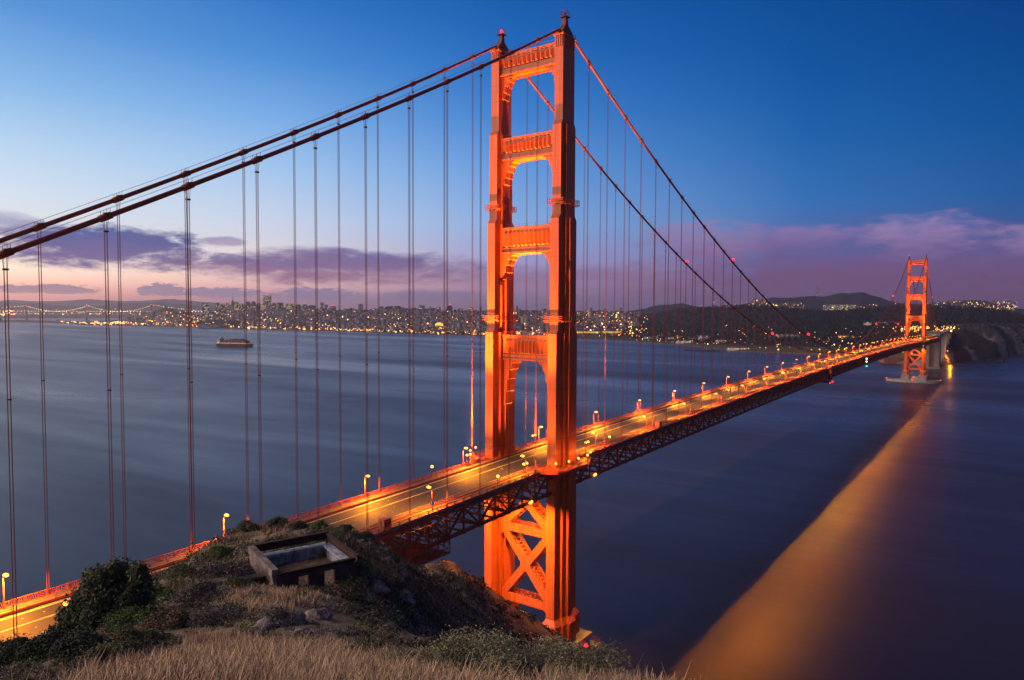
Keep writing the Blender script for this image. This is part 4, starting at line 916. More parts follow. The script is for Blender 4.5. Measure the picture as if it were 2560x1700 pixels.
def grass(name, pts, per, spread, h0, h1, wdt, pal):
    Vs = []; Cs = []
    for P, px, py in pts:
        n = per; D = float((P-CAM)@_d); b_ = P+np.c_[rng.normal(size=(n, 2))*spread, np.zeros(n)]; b_[:, 2] = hgt(b_[:, 0], b_[:, 1])-.03
        cl_ = float(vnoise(np.array(P[0]*.55), np.array(P[1]*.55), 9)*.6+vnoise(np.array(P[0]*1.7), np.array(P[1]*1.7), 19)*.4)
        if cl_ < .40: continue
        hh = rng.uniform(h0, h1, n)*(.35+1.0*cl_)*np.where(rng.uniform(size=n) < .03, 1.35, 1.0); an = rng.normal(.6+2.0*(cl_-.5), .9, n); ln = rng.uniform(.15, .85, n)*hh
        tip = b_+np.c_[np.cos(an)*ln, np.sin(an)*ln, hh]; midp = (b_+tip)/2+np.c_[-np.cos(an)*ln*.18, -np.sin(an)*ln*.18, hh*.1]
        wd = wdt*max(1, D/22)*rng.uniform(.6, 1.3, n)[:, None]; sa = rng.uniform(0, 6.28, n); s_ = np.c_[np.cos(sa), np.sin(sa), np.zeros(n)]*wd/2
        V = np.stack([b_-s_, b_+s_, midp+s_*.8, midp-s_*.8, midp-s_*.8, midp+s_*.8, tip+s_*.25, tip-s_*.25], 1).reshape(-1, 3); Vs.append(V)
        c0 = np.array(pal[rng.integers(0, len(pal))])*rng.uniform(.8, 1.2); Cs.append(np.repeat(c0*rng.uniform(.55, 1.4, (n, 1)), 8, 0))
    V = np.concatenate(Vs); tag(obj(name, bigmesh(name, V, np.arange(len(V)).reshape(-1, 4), DRY, np.concatenate(Cs))), kind='stuff')
TAN = [(.50, .35, .205), (.46, .32, .185), (.55, .40, .25), (.38, .265, .155), (.30, .21, .13), (.24, .17, .10)]
fg = [p for p in scatter(4200, (60, 1640, 1560, 1790), 9) if in_dry(p[1], p[2])]
grass('dry_grass', fg, 42, 32*.01, .16, .5, .014, TAN)
mixed = [p for p in scatter(120, (250, 1150, 1580, 1740), 9) if in_dry(p[1], p[2])]
scrub('grassland_scrub', mixed, 260, .07, BRN+OLV+GRY+SAGE[2:], .9)
bump = [p for p in scatter(300, (575, 800, 1462, 1530), 25) if p[2] < 1535-abs(p[1]-680)*.25]
grass('hummock_grass', bump, 40, .45, .2, .6, .016, TAN[:3]+[(.16, .12, .08)])
hill = [p for p in scatter(500, (380, 1000, 1300, 1480), 50) if np.hypot(p[0][0]-RC[0], p[0][1]-RC[1]) > 5.4 or True]
hill = [p for p in hill if abs((p[0][0]-RC[0])*math.cos(RZ)+(p[0][1]-RC[1])*math.sin(RZ)) > 4 or abs(-(p[0][0]-RC[0])*math.sin(RZ)+(p[0][1]-RC[1])*math.cos(RZ)) > 4]
grass('hillside_grass', hill, 46, .7, .25, .7, .018, [(.17, .12, .075), (.12, .10, .06), (.22, .15, .09), (.10, .10, .05)])
cl = [p for p in scatter(420, (1000, 1440, 1390, 1640), 80, 300) if slp(p[0][0], p[0][1]) < 1.25]
grass('cliff_grass', cl, 40, 1.0, .3, .9, .02, [(.20, .14, .09), (.15, .10, .06), (.10, .08, .05)])

ROCKL = mat('lichen_rock', (.26, .22, .20), .95, .1, 0, .75, 1.4, base2=(.06, .05, .045), bump=.6, bscale=5)
def boulder(px, py, wpx, hpx, label):
    P = hit(px, py)
    if P is None: return
    D = float((P-CAM)@_d); s_ = wpx*D/F/2; hh = hpx*D/F; m = MB(); m.ball((0, 0, 0), 1, 22); V = np.array(m.v); n = 1+fbm(V[:, 0]*1.5+px, V[:, 1]*1.5+V[:, 2]*1.1, 5, int(px))*1.6; V *= n[:, None]; m.v = [tuple(q) for q in V*np.array([s_, s_*.8, hh])]
    o = m.build('boulder', ROCKL, None, True); o.location = (P[0], P[1], P[2]-hh*.25); o.rotation_euler = (0, 0, rng.uniform(0, 6)); tag(o, label, 'rock', 'rocks on the hillside')
boulder(720, 1556, 110, 26, 'largest lichen-covered rock in the hollow below the grassy bump'); boulder(660, 1572, 80, 20, 'rock left of the largest lichen-covered rock'); boulder(790, 1545, 70, 22, 'rock right of the largest lichen-covered rock'); boulder(752, 1586, 60, 16, 'low rock in front of the largest lichen-covered rock')
boulder(560, 1478, 44, 14, 'small rock near the broken wall left of the ruin'); boulder(940, 1470, 60, 20, 'dark rock jutting from the slope right of the ruin'); boulder(1010, 1500, 70, 24, 'rock on the steep slope above the pale bush'); boulder(960, 1408, 46, 16, 'rock on the ridge just right of the ruin')

# ------------------------------------------------------------------ the far shore: city, woods, bluff
# columns of the far land: photo x, shore distance, distance and photo y of the ridge, height of the first rise, forest share
LANDK = [(-330, 7600, 8200, 797, 3, 0), (60, 7400, 8000, 800, 3, 0), (136, 7100, 7600, 803.5, 3, 0), (219, 6050, 7000, 803, 3, 0), (300, 5900, 6600, 800, 4, 0), (345, 5750, 6400, 792, 5, 0), (380, 5700, 6200, 781, 8, 0), (414, 5600, 6100, 773.5, 10, 0), (450, 5300, 6100, 780, 10, 0), (490, 5080, 6300, 788, 12, 0), (560, 4850, 6300, 785, 14, 0),
 (620, 4650, 6000, 780, 8, 0), (700, 4440, 5900, 776, 6, 0), (800, 4260, 5700, 774, 5, 0), (900, 4030, 5500, 774, 5, 0), (1000, 3800, 5300, 770, 5, 0), (1100, 3600, 5200, 774, 5, 0), (1200, 3440, 5000, 776, 5, 0), (1300, 3330, 4900, 777, 5, 0), (1440, 3165, 4900, 778, 5, .25), (1550, 3030, 4800, 779, 5, .6), (1610, 2880, 4300, 789, 5, .9), (1706, 2710, 3900, 777, 6, 1), (1768, 2520, 3800, 771, 8, 1),
 (1850, 2345, 3700, 767, 10, 1), (1940, 2295, 3600, 771, 14, 1), (2010, 2268, 3500, 777, 16, 1), (2080, 2230, 3400, 780, 18, 1), (2150, 2150, 3400, 773, 20, 1), (2230, 2010, 3400, 767, 22, 1), (2300, 1950, 3400, 767, 34, 1), (2352, 1935, 3400, 768, 60, 1), (2390, 2130, 3400, 770, 74, 1), (2450, 2260, 3400, 772, 77, 1), (2490, 2340, 3400, 777, 84, 1), (2560, 2670, 3500, 791, 84, 1), (2700, 3000, 3800, 796, 70, 1), (2900, 3400, 4200, 796, 50, 1)]
LK = np.array(LANDK, float); LAZ = np.array([azim(x, 790) for x in LK[:, 0]])
LZR = np.array([athd(x, y, D)[2] for x, _, D, y, _, _ in LANDK])
def land_par(az):
    a = -np.asarray(az, float); xp = -LAZ; return [np.interp(a, xp, v) for v in (LK[:, 1], LK[:, 2], LZR, LK[:, 4], LK[:, 5])]
def land_z(az, D):
    s, rg, zr_, e, fo = land_par(az); t = np.clip((D-s)/(rg-s), 0, 1.6)
    first = e*np.clip((D-s)/np.where(e > 30, 230, np.maximum(.06*(rg-s), 60)), 0, 1)**np.where(e > 30, .75, 1.0)
    k = np.clip((t-.05)/.95, 0, 1); z = first+(zr_-e)*(k**1.5 if np.ndim(e) == 0 else k**np.where(e > 30, 1.7, np.where(e > 9, 1.25, 1.6)))
    z = np.where(t > 1, zr_-(t-1)*np.maximum(zr_-5, 0)*1.4, z)
    X = CAM[0]+D*np.cos(np.radians(az)); Y = CAM[1]+D*np.sin(np.radians(az))
    n = fbm(X/420, Y/420, 5, 51); z = z+np.where(fo < .5, fbm(X/900, Y/900, 3, 57)*30*np.clip((t-.15)*2, 0, 1)*np.clip(zr_/90, .08, 1), 0); z = z+n*np.clip((t-.12)*2, 0, 1)*np.where(e > 30, 26, 22)*np.clip(zr_/90, .08, 1)
    cliff = np.where(e > 30, np.clip(1-(D-s)/500, 0, 1)*np.clip((D-s)/40, 0, 1), 0); z = z+1.6*cliff*(fbm(X/70, Y/70, 7, 61)*30-np.abs(fbm(X/110, Y/110, 5, 67))*34+3)
    return np.where(D < s+1, -3, np.maximum(z, 1.2))
azs = np.r_[np.arange(azim(2900, 790), azim(-330, 790), .12)]
tt = np.r_[np.array([-.03, 0, .004, .01, .02, .03, .045, .06, .08]), np.linspace(.1, 1.05, 48), [1.12, 1.25, 1.45, 1.6]]
AZg, Tg = np.meshgrid(azs, tt, indexing='ij'); s_, rg_, *_ = land_par(AZg); Dg = s_+Tg*(rg_-s_)+np.where(Tg < .1, np.where(Tg > 0, 1.5, 0), 0)
Dg = np.where((Tg > 0) & (Tg < .1), s_+1.5+Tg*(rg_-s_), Dg)
Zg = land_z(AZg, Dg); V = np.c_[(CAM[0]+Dg*np.cos(np.radians(AZg))).ravel(), (CAM[1]+Dg*np.sin(np.radians(AZg))).ravel(), Zg.ravel()]
ni, nj = AZg.shape; ii, jj = np.meshgrid(np.arange(ni-1), np.arange(nj-1), indexing='ij'); k0 = (ii*nj+jj).ravel(); Q = np.c_[k0, k0+1, k0+nj+1, k0+nj]
fo = land_par(AZg)[4].ravel(); ee = land_par(AZg)[3].ravel(); tg = Tg.ravel()
cc = np.where(fo[:, None] > .5, np.array([.016, .018, .014]), np.array([.065, .06, .058]))
ntx = fbm(V[:, 0]/70, V[:, 1]/70, 4, 71)[:, None]
bl = (ee > 30)&(tg < .45); cc = np.where(bl[:, None], np.where(ntx > .10, np.array([.15, .125, .105]), np.array([.035, .034, .024])), cc)*(1+ntx*1.2)
sh = (tg < .012)&~bl; cc = np.where(sh[:, None], np.array([.10, .09, .08]), cc)
gr = (tg > .012)&(tg < .09)&(fo > .2)&~bl; cc = np.where(gr[:, None], np.array([.05, .06, .03]), cc)
tag(obj('far_shore', bigmesh('far_shore', V, Q, tint_mat('far_shore_ground', .95, .1), np.clip(cc, .01, 1), True)), kind='structure')
def land_at(px, py):
    """point of the far land seen at a photo position"""
    q = ray(px, py); az = math.degrees(math.atan2(q[1], q[0])); s, rg, *_ = land_par(az); D = np.linspace(float(s)+3, float(rg)*1.1, 260)
    z = CAM[2]+D*q[2]/math.hypot(q[0], q[1]); lz = land_z(np.full(len(D), az), D); k = np.where(z < lz)[0]
    if not len(k): return None
    d_ = D[k[0]]; return np.array([CAM[0]+d_*math.cos(math.radians(az)), CAM[1]+d_*math.sin(math.radians(az)), float(lz[k[0]])])
def far_hill(name, prof, D, depth, col, seed, rough=10, step=.1):
    """range of hills at distance D with the given skyline (photo points)"""
    px = [p[0] for p in prof]; zz = [athd(x, y, D)[2] for x, y in prof]; az = np.array([azim(x, 760) for x in px])
    A = np.arange(az[-1], az[0], step); zr_ = np.interp(-A, -az, zz); tv = np.linspace(-1, 1, 25); Ag, tvg = np.meshgrid(A, tv, indexing='ij'); Zr = np.interp(-Ag, -az, zz); Dd = D+tvg*depth
    X = CAM[0]+Dd*np.cos(np.radians(Ag)); Y = CAM[1]+Dd*np.sin(np.radians(Ag)); Z = Zr*np.cos(tvg*math.pi/2)**1.0+fbm(X/(depth*.35), Y/(depth*.35), 6, seed)*rough*(1-tvg**2)+fbm(X/75, Y/75, 4, seed+7)*min(rough, 22)*.9*(1-tvg**2)-2
    n1, n2 = Ag.shape; a_, b_ = np.meshgrid(np.arange(n1-1), np.arange(n2-1), indexing='ij'); k = (a_*n2+b_).ravel()
    V = np.c_[X.ravel(), Y.ravel(), Z.ravel()]; c_ = np.array(col)*(1+fbm(X.ravel()/160, Y.ravel()/160, 4, seed+3)[:, None]*.9)
    return tag(obj(name, bigmesh(name, V, np.c_[k, k+1, k+n2+1, k+n2], tint_mat(name+'_ground', .95, .1), np.clip(c_, .008, 1), True)), kind='structure')
far_hill('twin_peaks_hills', [(1560, 778), (1613, 771.6), (1632, 765), (1652, 762), (1680, 760.5), (1706, 759), (1722, 762), (1740, 768), (1790, 771), (1830, 768), (1874, 758), (1901, 750), (1928, 744.5), (1981, 745), (2008, 742), (2035, 740), (2062, 742), (2088, 735.6), (2105, 732.6), (2118, 735), (2132, 734.7), (2156, 733.5), (2177, 741), (2204, 745), (2221, 752), (2250, 757), (2300, 760), (2335, 757), (2381, 751.5), (2427, 748), (2465, 751), (2496, 760), (2526, 769), (2560, 773), (2660, 778), (2760, 781)], 7200, 1500, (.02, .021, .02), 81, 34)
far_hill('east_bay_hills', [(-300, 752), (-150, 750), (0, 752), (30, 750), (80, 753), (140, 753), (220, 748.5), (300, 753), (380, 750), (430, 747), (500, 754), (560, 759), (640, 765), (720, 769), (800, 771)], 17000, 1800, (.05, .05, .045), 91, 24)
far_hill('oakland_hills', [(-300, 758), (0, 755), (60, 760), (92, 757), (130, 762), (200, 765), (280, 762), (330, 758), (400, 755), (480, 762), (560, 766), (640, 770), (720, 772)], 12800, 1200, (.045, .045, .04), 97, 18)
far_hill('east_bay_shore', [(-300, 784), (60, 784.5), (140, 785), (260, 786), (400, 786), (520, 786)], 10800, 700, (.05, .05, .045), 101, 3)
far_hill('dark_islet', [(-60, 786), (-20, 788), (-6, 792), (4, 795.5)], 7600, 120, (.03, .03, .03), 103, 2)

# woods of the far shore: crowns too many to count
def woods(name, pts, col, per=14, size=(5, 9), leafs=3.2):
    Vs = []; Cs = []
    P = np.array(pts); n = len(P); r_ = rng.uniform(*size, n)
    for _ in range(per):
        u = rng.normal(size=(n, 3)); u /= np.linalg.norm(u, axis=1)[:, None]; u[:, 2] = np.abs(u[:, 2])*1.2
        q = P+u*(r_*rng.uniform(.4, 1.05, n))[:, None]+np.c_[np.zeros((n, 2)), r_*.5]; Nn = u+rng.normal(size=(n, 3))*.5; Nn /= np.linalg.norm(Nn, axis=1)[:, None]
        V, _ = leaf_quads(q, Nn, leafs*rng.uniform(.6, 1.6, n), 1.3); Vs.append(V); Cs.append(np.repeat(np.array(col)*rng.uniform(.45, 1.7, (n, 1)), 4, 0))
    V = np.concatenate(Vs); tag(obj(name, bigmesh(name, V, np.arange(len(V)).reshape(-1, 4), VEG, np.concatenate(Cs))), kind='stuff')
def land_rand(n, x0, x1, t0, t1, p=1.0):
    px = rng.uniform(x0, x1, n); az = np.interp(px, np.arange(-330, 2901, 10), [azim(x, 790) for x in range(-330, 2901, 10)]); s, rg, *_ = land_par(az); t = t0+(t1-t0)*rng.uniform(0, 1, n)**p
    D = s+t*(rg-s); return np.c_[CAM[0]+D*np.cos(np.radians(az)), CAM[1]+D*np.sin(np.radians(az)), land_z(az, D)], px, t
P, px, t = land_rand(9000, 1580, 2640, .12, 1.04)
keep = ~((px > 2340) & (t < .42)) & ~((px > 1640) & (px < 2300) & (t < .2) & (rng.uniform(size=len(t)) < .6)); woods('presidio_woods', P[keep], (.014, .017, .013), 14)
P, px, t = land_rand(1100, 2345, 2760, .03, .44); woods('bluff_scrub', P[rng.uniform(size=len(P)) < .8], (.022, .024, .015), 9, (1.5, 4), 2.2)
P, px, t = land_rand(1500, 470, 600, .02, .42); woods('point_woods', P[(px > 476+60*t)], (.024, .026, .022), 12, (5, 10))
P, px, t = land_rand(2800, 330, 1600, .12, 1.0); woods('city_trees', P, (.03, .032, .026), 8, (3, 7), 3.5)
P, px, t = land_rand(420, 965, 1000, .97, 1.03); woods('hilltop_grove', P+np.array([0, 0, 4]), (.02, .022, .018), 14, (6, 11))
P, px, t = land_rand(900, 960, 1240, .03, .12); woods('marina_trees', P, (.022, .026, .02), 12, (4, 8))

# ---- city buildings
FAC = [mat('facade_'+n_, c_, .8, .2, 0, .2, .05) for n_, c_ in (('pale', (.20, .19, .20)), ('grey', (.12, .115, .12)), ('dark', (.05, .048, .054)), ('warm', (.16, .13, .115)), ('white', (.32, .31, .31)))]
WINL = [glow('lit_window', (1, .60, .20), 1.5), glow('lit_window_cool', (1, .76, .40), 1.2)]; ROOFM = mat('city_roof', (.10, .09, .085), .9, .1, 0, .3, .1)
def tower_block(x0, x1, ytop, D, f, lit, label, name='office_tower', style='box', red=False, group='towers of the downtown skyline', ybase=790):
    xm = (x0+x1)/2; p = athd(xm, ybase, D); az = math.atan2(p[1]-CAM[1], p[0]-CAM[0]); wd = (x1-x0)/F*float((athd(xm, ytop, D)-CAM)@_d); top = athd(xm, ytop, D)[2]; g0 = max(1.0, float(land_z(math.degrees(az), D))-6)
    h = top-g0; o = empty(name, (p[0], p[1], g0), az); tag(o, label, 'tower' if name != 'apartment_block' else 'building', group)
    dp = wd*rng.uniform(.7, 1.0); m = MB(); wi = MB()
    if style == 'pyramid':
        b_ = wd/2; m.loft([[(-b_, -b_, 0), (b_, -b_, 0), (b_, b_, 0), (-b_, b_, 0)], [(-b_*.08, -b_*.08, h*.8), (b_*.08, -b_*.08, h*.8), (b_*.08, b_*.08, h*.8), (-b_*.08, b_*.08, h*.8)], [(-.6, -.6, h), (.6, -.6, h), (.6, .6, h), (-.6, .6, h)]])
        m.bx(-b_*.2, b_*.2, -b_*.62, -b_*.3, h*.3, h*.66); m.bx(-b_*.2, b_*.2, b_*.3, b_*.62, h*.3, h*.66)
    elif style == 'bays':
        m.bx(-dp/2, dp/2, -wd/2, wd/2, 0, h)
        for k in range(7): m.box((-dp/2-1.2, -wd/2+wd*(k+.5)/7, h*.49), (2.4, wd/11, h*.98)); m.box((-dp/2+dp*(k+.5)/7, -wd/2-1.2, h*.485), (dp/11, 2.4, h*.97))
    elif style == 'step':
        m.bx(-dp/2, dp/2, -wd/2, wd/2, 0, h*.86); m.bx(-dp*.35, dp*.35, -wd*.36, wd*.36, h*.86, h*.95); m.bx(-dp*.2, dp*.2, -wd*.2, wd*.2, h*.95, h)
    else:
        m.bx(-dp/2, dp/2, -wd/2, wd/2, 0, h-3); m.bx(-dp*.3, dp*.3, -wd*.3, wd*.3, h-3, h)
    m.build('walls', FAC[f], o)
    hh = h*.86 if style == 'step' else h-4
    rows = max(2, int(hh/11)); colz = max(2, int(wd/8)); X = -dp/2-(2.45 if style == 'bays' else .15)
    if style != 'pyramid':
        for r_ in range(1, rows):
            for c_ in range(colz):
                if rng.uniform() < lit: y = -wd/2+wd*(c_+.5)/colz; z = hh*(r_+.5)/rows; wi.add([(X, y-wd/colz*.32, z-1.9), (X, y-wd/colz*.32, z+1.9), (X, y+wd/colz*.32, z+1.9), (X, y+wd/colz*.32, z-1.9)], [(0, 1, 2, 3)])
    else:
        for r_ in range(5): wi.add([(-wd*.4, -1.5+r_, h*.08*r_+4), (-wd*.4, -1.5+r_, h*.08*r_+7), (-wd*.4, 1.5+r_, h*.08*r_+7), (-wd*.4, 1.5+r_, h*.08*r_+4)], [(0, 1, 2, 3)])
    if wi.v: wi.build('windows', WINL[int(rng.integers(0, 2))], o)
    if red:
        m = MB(); m.tube([(0, 0, h), (0, 0, h+8)], .5, 5); m.build('mast', DKMETAL, o); m = MB(); m.ball((0, 0, h+9), 3.2, 6); m.build('beacon', REDL, o)
    return o
TW = [(507, 521.7, 757.4, 5900, 2, .5, 'dark office tower standing alone at the left end of downtown', 'box', 0), (541, 553, 756.5, 6400, 3, .35, 'office tower with red roof light, left of the pyramid tower', 'box', 1), (549, 562, 762.3, 6200, 1, .15, 'low grey tower left of the pyramid tower', 'box', 0), (561, 574, 757, 6400, 1, .35, 'grey tower with red roof light next to the pyramid tower', 'box', 1),
 (577, 587.5, 735, 6300, 0, .2, 'slim pale pyramid tower rising to a point', 'pyramid', 0), (586.5, 597, 754.7, 6400, 2, .5, 'dark lit tower just right of the pyramid tower', 'box', 0), (598, 612.6, 759, 6300, 2, .2, 'dark broad tower right of the pyramid tower', 'box', 0), (615, 626, 754, 6500, 1, .15, 'grey tower with a white roof light', 'box', 0), (627, 642, 753, 6600, 3, .2, 'brown tower with red lights on its roof', 'step', 1), (643.7, 651.7, 758, 6400, 2, .1, 'narrow dark tower left of the tallest block', 'box', 0),
 (652, 667, 760, 6200, 3, .75, 'brightly lit mid-rise under the tallest block', 'box', 0), (659, 677.5, 739, 6600, 2, .5, 'tallest broad dark block with lit floors and red light', 'bays', 1), (666, 679, 759.5, 6100, 4, .03, 'blank pale tower in front of the tallest block', 'box', 0), (679, 692, 756.5, 6500, 1, .3, 'grey tower right of the tallest block with a spire light', 'step', 1), (692, 708.6, 756.5, 6400, 2, .15, 'wide dark tower right of the tallest block', 'box', 0), (714, 726, 759, 6300, 1, .5, 'lit grey tower at the right of downtown', 'box', 0), (724, 737, 759.5, 6400, 3, .25, 'brown tower at the right of downtown', 'box', 0),
 (739, 752, 761, 6200, 2, .1, 'low dark tower before the domed hotel tower', 'box', 0), (754, 771, 761, 6200, 1, .3, 'wide hotel tower with a round top and red mast', 'step', 1), (772, 788, 762.7, 6200, 2, .2, 'dark tower right of the domed hotel tower', 'box', 0), (800, 810.6, 756, 6000, 4, .12, 'tall pale slab tower on the hill', 'box', 0), (812, 820, 761, 6000, 3, .2, 'stepped brown tower beside the pale slab', 'step', 0), (823, 840, 765.7, 5900, 3, .15, 'wide brown block beside the stepped tower', 'box', 1), (863, 888, 772, 5600, 0, .35, 'long pale lit block on the ridge', 'box', 0), (896, 908, 759.5, 5500, 4, .1, 'white tower with a bright lit crown', 'box', 0), (930, 942, 771, 5400, 3, .2, 'small brown block on the ridge', 'box', 0), (949, 959, 765.7, 5400, 3, .2, 'brown tower left of the dark hilltop trees', 'step', 0),
 (996, 1008.7, 767.5, 5300, 3, .15, 'block just right of the dark hilltop trees', 'box', 0), (1048, 1061.3, 763.2, 5200, 4, .3, 'white tower with bright vertical strips on the ridge', 'bays', 0), (1069, 1091.6, 770, 5200, 1, .15, 'long low grey block on the ridge', 'box', 0), (1093.5, 1101.5, 767.5, 5100, 3, .2, 'slim brown tower on the ridge', 'box', 0), (1118.7, 1131, 763.8, 5100, 2, .1, 'dark twin-topped tower near the big bridge tower', 'step', 1), (1143.8, 1156.9, 771, 5000, 1, .1, 'square grey block near the big bridge tower', 'box', 0), (1172.7, 1183.9, 767.5, 4900, 3, .3, 'tower on the ridge closest to the big bridge tower', 'box', 0)]
for x0, x1, yt, D, f, lit, lb, stl, rd_ in TW: tower_block(x0, x1, yt, D, f, lit, lb, 'office_tower', stl, bool(rd_))
o = tower_block(2061, 2135, 761, 6300, 1, .5, 'long pale building with many lit windows below the dark hills', 'hospital_block', 'box', False, None, 779); o['category'] = 'building'
p = athd(414.5, 773, 6000); o = empty('monument_tower', (p[0], p[1], 60)); tag(o, 'round monument tower alone on the hill at the left of the city', 'tower')
h = athd(414.5, 764, 6000)[2]-60; m = MB(); m.tube([(0, 0, 0), (0, 0, h-6), (0, 0, h)], [6, 5.4, 5], 14); m.build('shaft', FAC[1], o); m = MB(); m.tube([(0, 0, h), (0, 0, h+2)], [4.6, 4.6], 12); m.build('crown', FAC[0], o)
# golden lit rotunda by the marina
p = land_at(1098, 817); p = p if p is not None else athd(1098, 815, 4100); s_ = float((p-CAM)@_d)/F; o = empty('rotunda', p); tag(o, 'golden floodlit rotunda with a low dome on the city flats', 'monument')
LITROT = mat('lit_rotunda', (.6, .45, .2), .7, .2, 0, .2, .2, emis=(1, .62, .06), estr=1.1)  # floodlighting on the stone is put into the material as emission
m = MB(); m.tube([(0, 0, 6*s_), (0, 0, 8*s_), (0, 0, 10*s_), (0, 0, 11*s_)], [9.5*s_, 8.5*s_, 5*s_, .5*s_], 16); m.build('dome', LITROT, o, True)
m = MB(); m.tube([(0, 0, 5*s_), (0, 0, 6*s_)], [10*s_, 10*s_], 16); m.build('cornice', LITROT, o)
m = MB()
for k in range(16): t_ = 2*math.pi*k/16; m.tube([(9*s_*math.cos(t_), 9*s_*math.sin(t_), -1), (9*s_*math.cos(t_), 9*s_*math.sin(t_), 5*s_)], .9*s_, 6)
m.build('columns', LITROT, o)
# three-pronged mast on the far hills
p = athd(2043.5, 741, 7100); o = empty('mast_tower', p); tag(o, 'three-legged radio mast with red lights on the far hills', 'mast'); s_ = 7100/F
m = MB()
for k in range(3):
    t_ = 2*math.pi*k/3+.4; c0, s0 = math.cos(t_), math.sin(t_); m.tube([(5*s_*c0, 5*s_*s0, -3*s_), (3.2*s_*c0, 3.2*s_*s0, 8*s_), (4.5*s_*c0, 4.5*s_*s0, 13*s_), (3.6*s_*c0, 3.6*s_*s0, 23*s_)], [1.4, 1.2, 1.0, .6], 5)
for z, r_ in ((4, 4), (8, 3.3), (13, 4.5), (19, 3.9)):
    q = [(r_*s_*math.cos(2*math.pi*k/3+.4), r_*s_*math.sin(2*math.pi*k/3+.4), z*s_) for k in range(3)]
    for k in range(3): m.beam(q[k], q[(k+1) % 3], 1.6, 2.4)
m.build('frame', DKSTEEL, o)
m = MB()
for z in (3.5, 13): m.ball((-4.4*s_, 0, z*s_), 2.2, 6); m.ball((1.6*s_, -3.6*s_, z*s_), 2.2, 6)
m.build('lights', REDL, o)
# houses: one mesh kind each, copied; the rest of the town as one mass
HM = []
for k, (f, a_, b_, h, roof) in enumerate(((0, 8, 9, 9, 1), (4, 9, 11, 10, 0), (1, 8, 12, 12, 0), (3, 9, 9, 8, 1), (4, 12, 16, 14, 0), (0, 14, 18, 18, 0))):
    m = MB(); m.bx(-a_, a_, -b_, b_, -8, h)
    if roof: m.add([(-a_-.4, -b_-.4, h), (a_+.4, -b_-.4, h), (a_+.4, b_+.4, h), (-a_-.4, b_+.4, h), (0, -b_-.4, h+5), (0, b_+.4, h+5)], [(0, 1, 4), (1, 2, 5, 4), (2, 3, 5), (3, 0, 4, 5)], 1)
    else: m.bx(-a_-.3, a_+.3, -b_-.3, b_+.3, h, h+.6, 1); m.bx(-2, 2, -2, 2, h+.6, h+3, 1)
    for z in range(3, h-2, 5):
        for y in np.arange(-b_+2.5, b_-1, 4): m.add([(-a_-.1, y-.9, z-1.2), (-a_-.1, y-.9, z+1.2), (-a_-.1, y+.9, z+1.2), (-a_-.1, y+.9, z-1.2)], [(0, 1, 2, 3)], 2 if rng.uniform() < .12 else 3)
    HM.append(m.mesh('house', [FAC[f], ROOFM, WINL[0], FAC[2]]))
P, px, t = land_rand(300, 330, 1560, .04, .9)
for k in range(300):
    o = obj('house', HM[int(rng.integers(0, 6))], None, (P[k][0], P[k][1], P[k][2])); s_ = rng.uniform(.55, .95); o.scale = (s_, s_, s_*rng.uniform(.9, 1.4)); o.rotation_euler = (0, 0, R(36)+rng.choice([0, 1.5708])+rng.uniform(-.1, .1)); tag(o, 'small pale town house among many on the city slopes', 'house', 'town houses on the city slopes')
def house_mass(name, P, smin=.8, smax=1.4):
    Vs = []; Qs = []; Cs = []; pal = np.array([(.22, .21, .21), (.15, .145, .15), (.30, .29, .285), (.12, .10, .095), (.18, .15, .135), (.07, .066, .068)])
    bxv = np.array([(x, y, z) for z in (0, 1) for x, y in ((-1, -1), (1, -1), (1, 1), (-1, 1))], float); bq = np.array([(4, 5, 6, 7), (0, 1, 5, 4), (1, 2, 6, 5), (2, 3, 7, 6), (3, 0, 4, 7)])
    for i, p_ in enumerate(P):
        a = rng.uniform(-.15, .15)+.63+(1.5708 if rng.uniform() < .5 else 0); s = rng.uniform(smin, smax); d_ = np.array([rng.uniform(4, 7)*s, rng.uniform(4, 11)*s, (rng.uniform(5, 9) if rng.uniform() < .975 or name == 'hillside_housing' else rng.uniform(16, 34))*s])
        v = bxv*d_; v[:, 2] -= 3*(bxv[:, 2] == 0); x = v[:, 0]*math.cos(a)-v[:, 1]*math.sin(a); y = v[:, 0]*math.sin(a)+v[:, 1]*math.cos(a)
        Vs.append(np.c_[x, y, v[:, 2]]+p_); Qs.append(bq+8*i); Cs.append(np.repeat(pal[rng.integers(0, 6)][None]*rng.uniform(.8, 1.2), 8, 0))
    tag(obj(name, bigmesh(name, np.concatenate(Vs), np.concatenate(Qs), tint_mat(name+'_paint', .85, .15), np.concatenate(Cs)*(.75 if name != 'hillside_housing' else .5))), kind='stuff')
P, px, t = land_rand(9000, 318, 1600, .03, 1.02); ok = ~((px > 470) & (px < 600) & (t < .42)) & ~((px > 1440) & (t < .55)); house_mass('city_housing', P[ok])
P, px, t = land_rand(420, 140, 420, .04, .8); house_mass('waterfront_housing', P, .6, 1.2)
# hill housing under the far hills
hp = []
for _ in range(700):
    if rng.uniform() < .5: x, y = rng.uniform(1880, 2010), rng.uniform(747, 772)
    else: x, y = rng.uniform(2330, 2540), rng.uniform(752, 776)
    D = 7200-(y-745)*44; q = athd(x, y, D-60); hp.append(q)
house_mass('hillside_housing', hp, .6, .9)
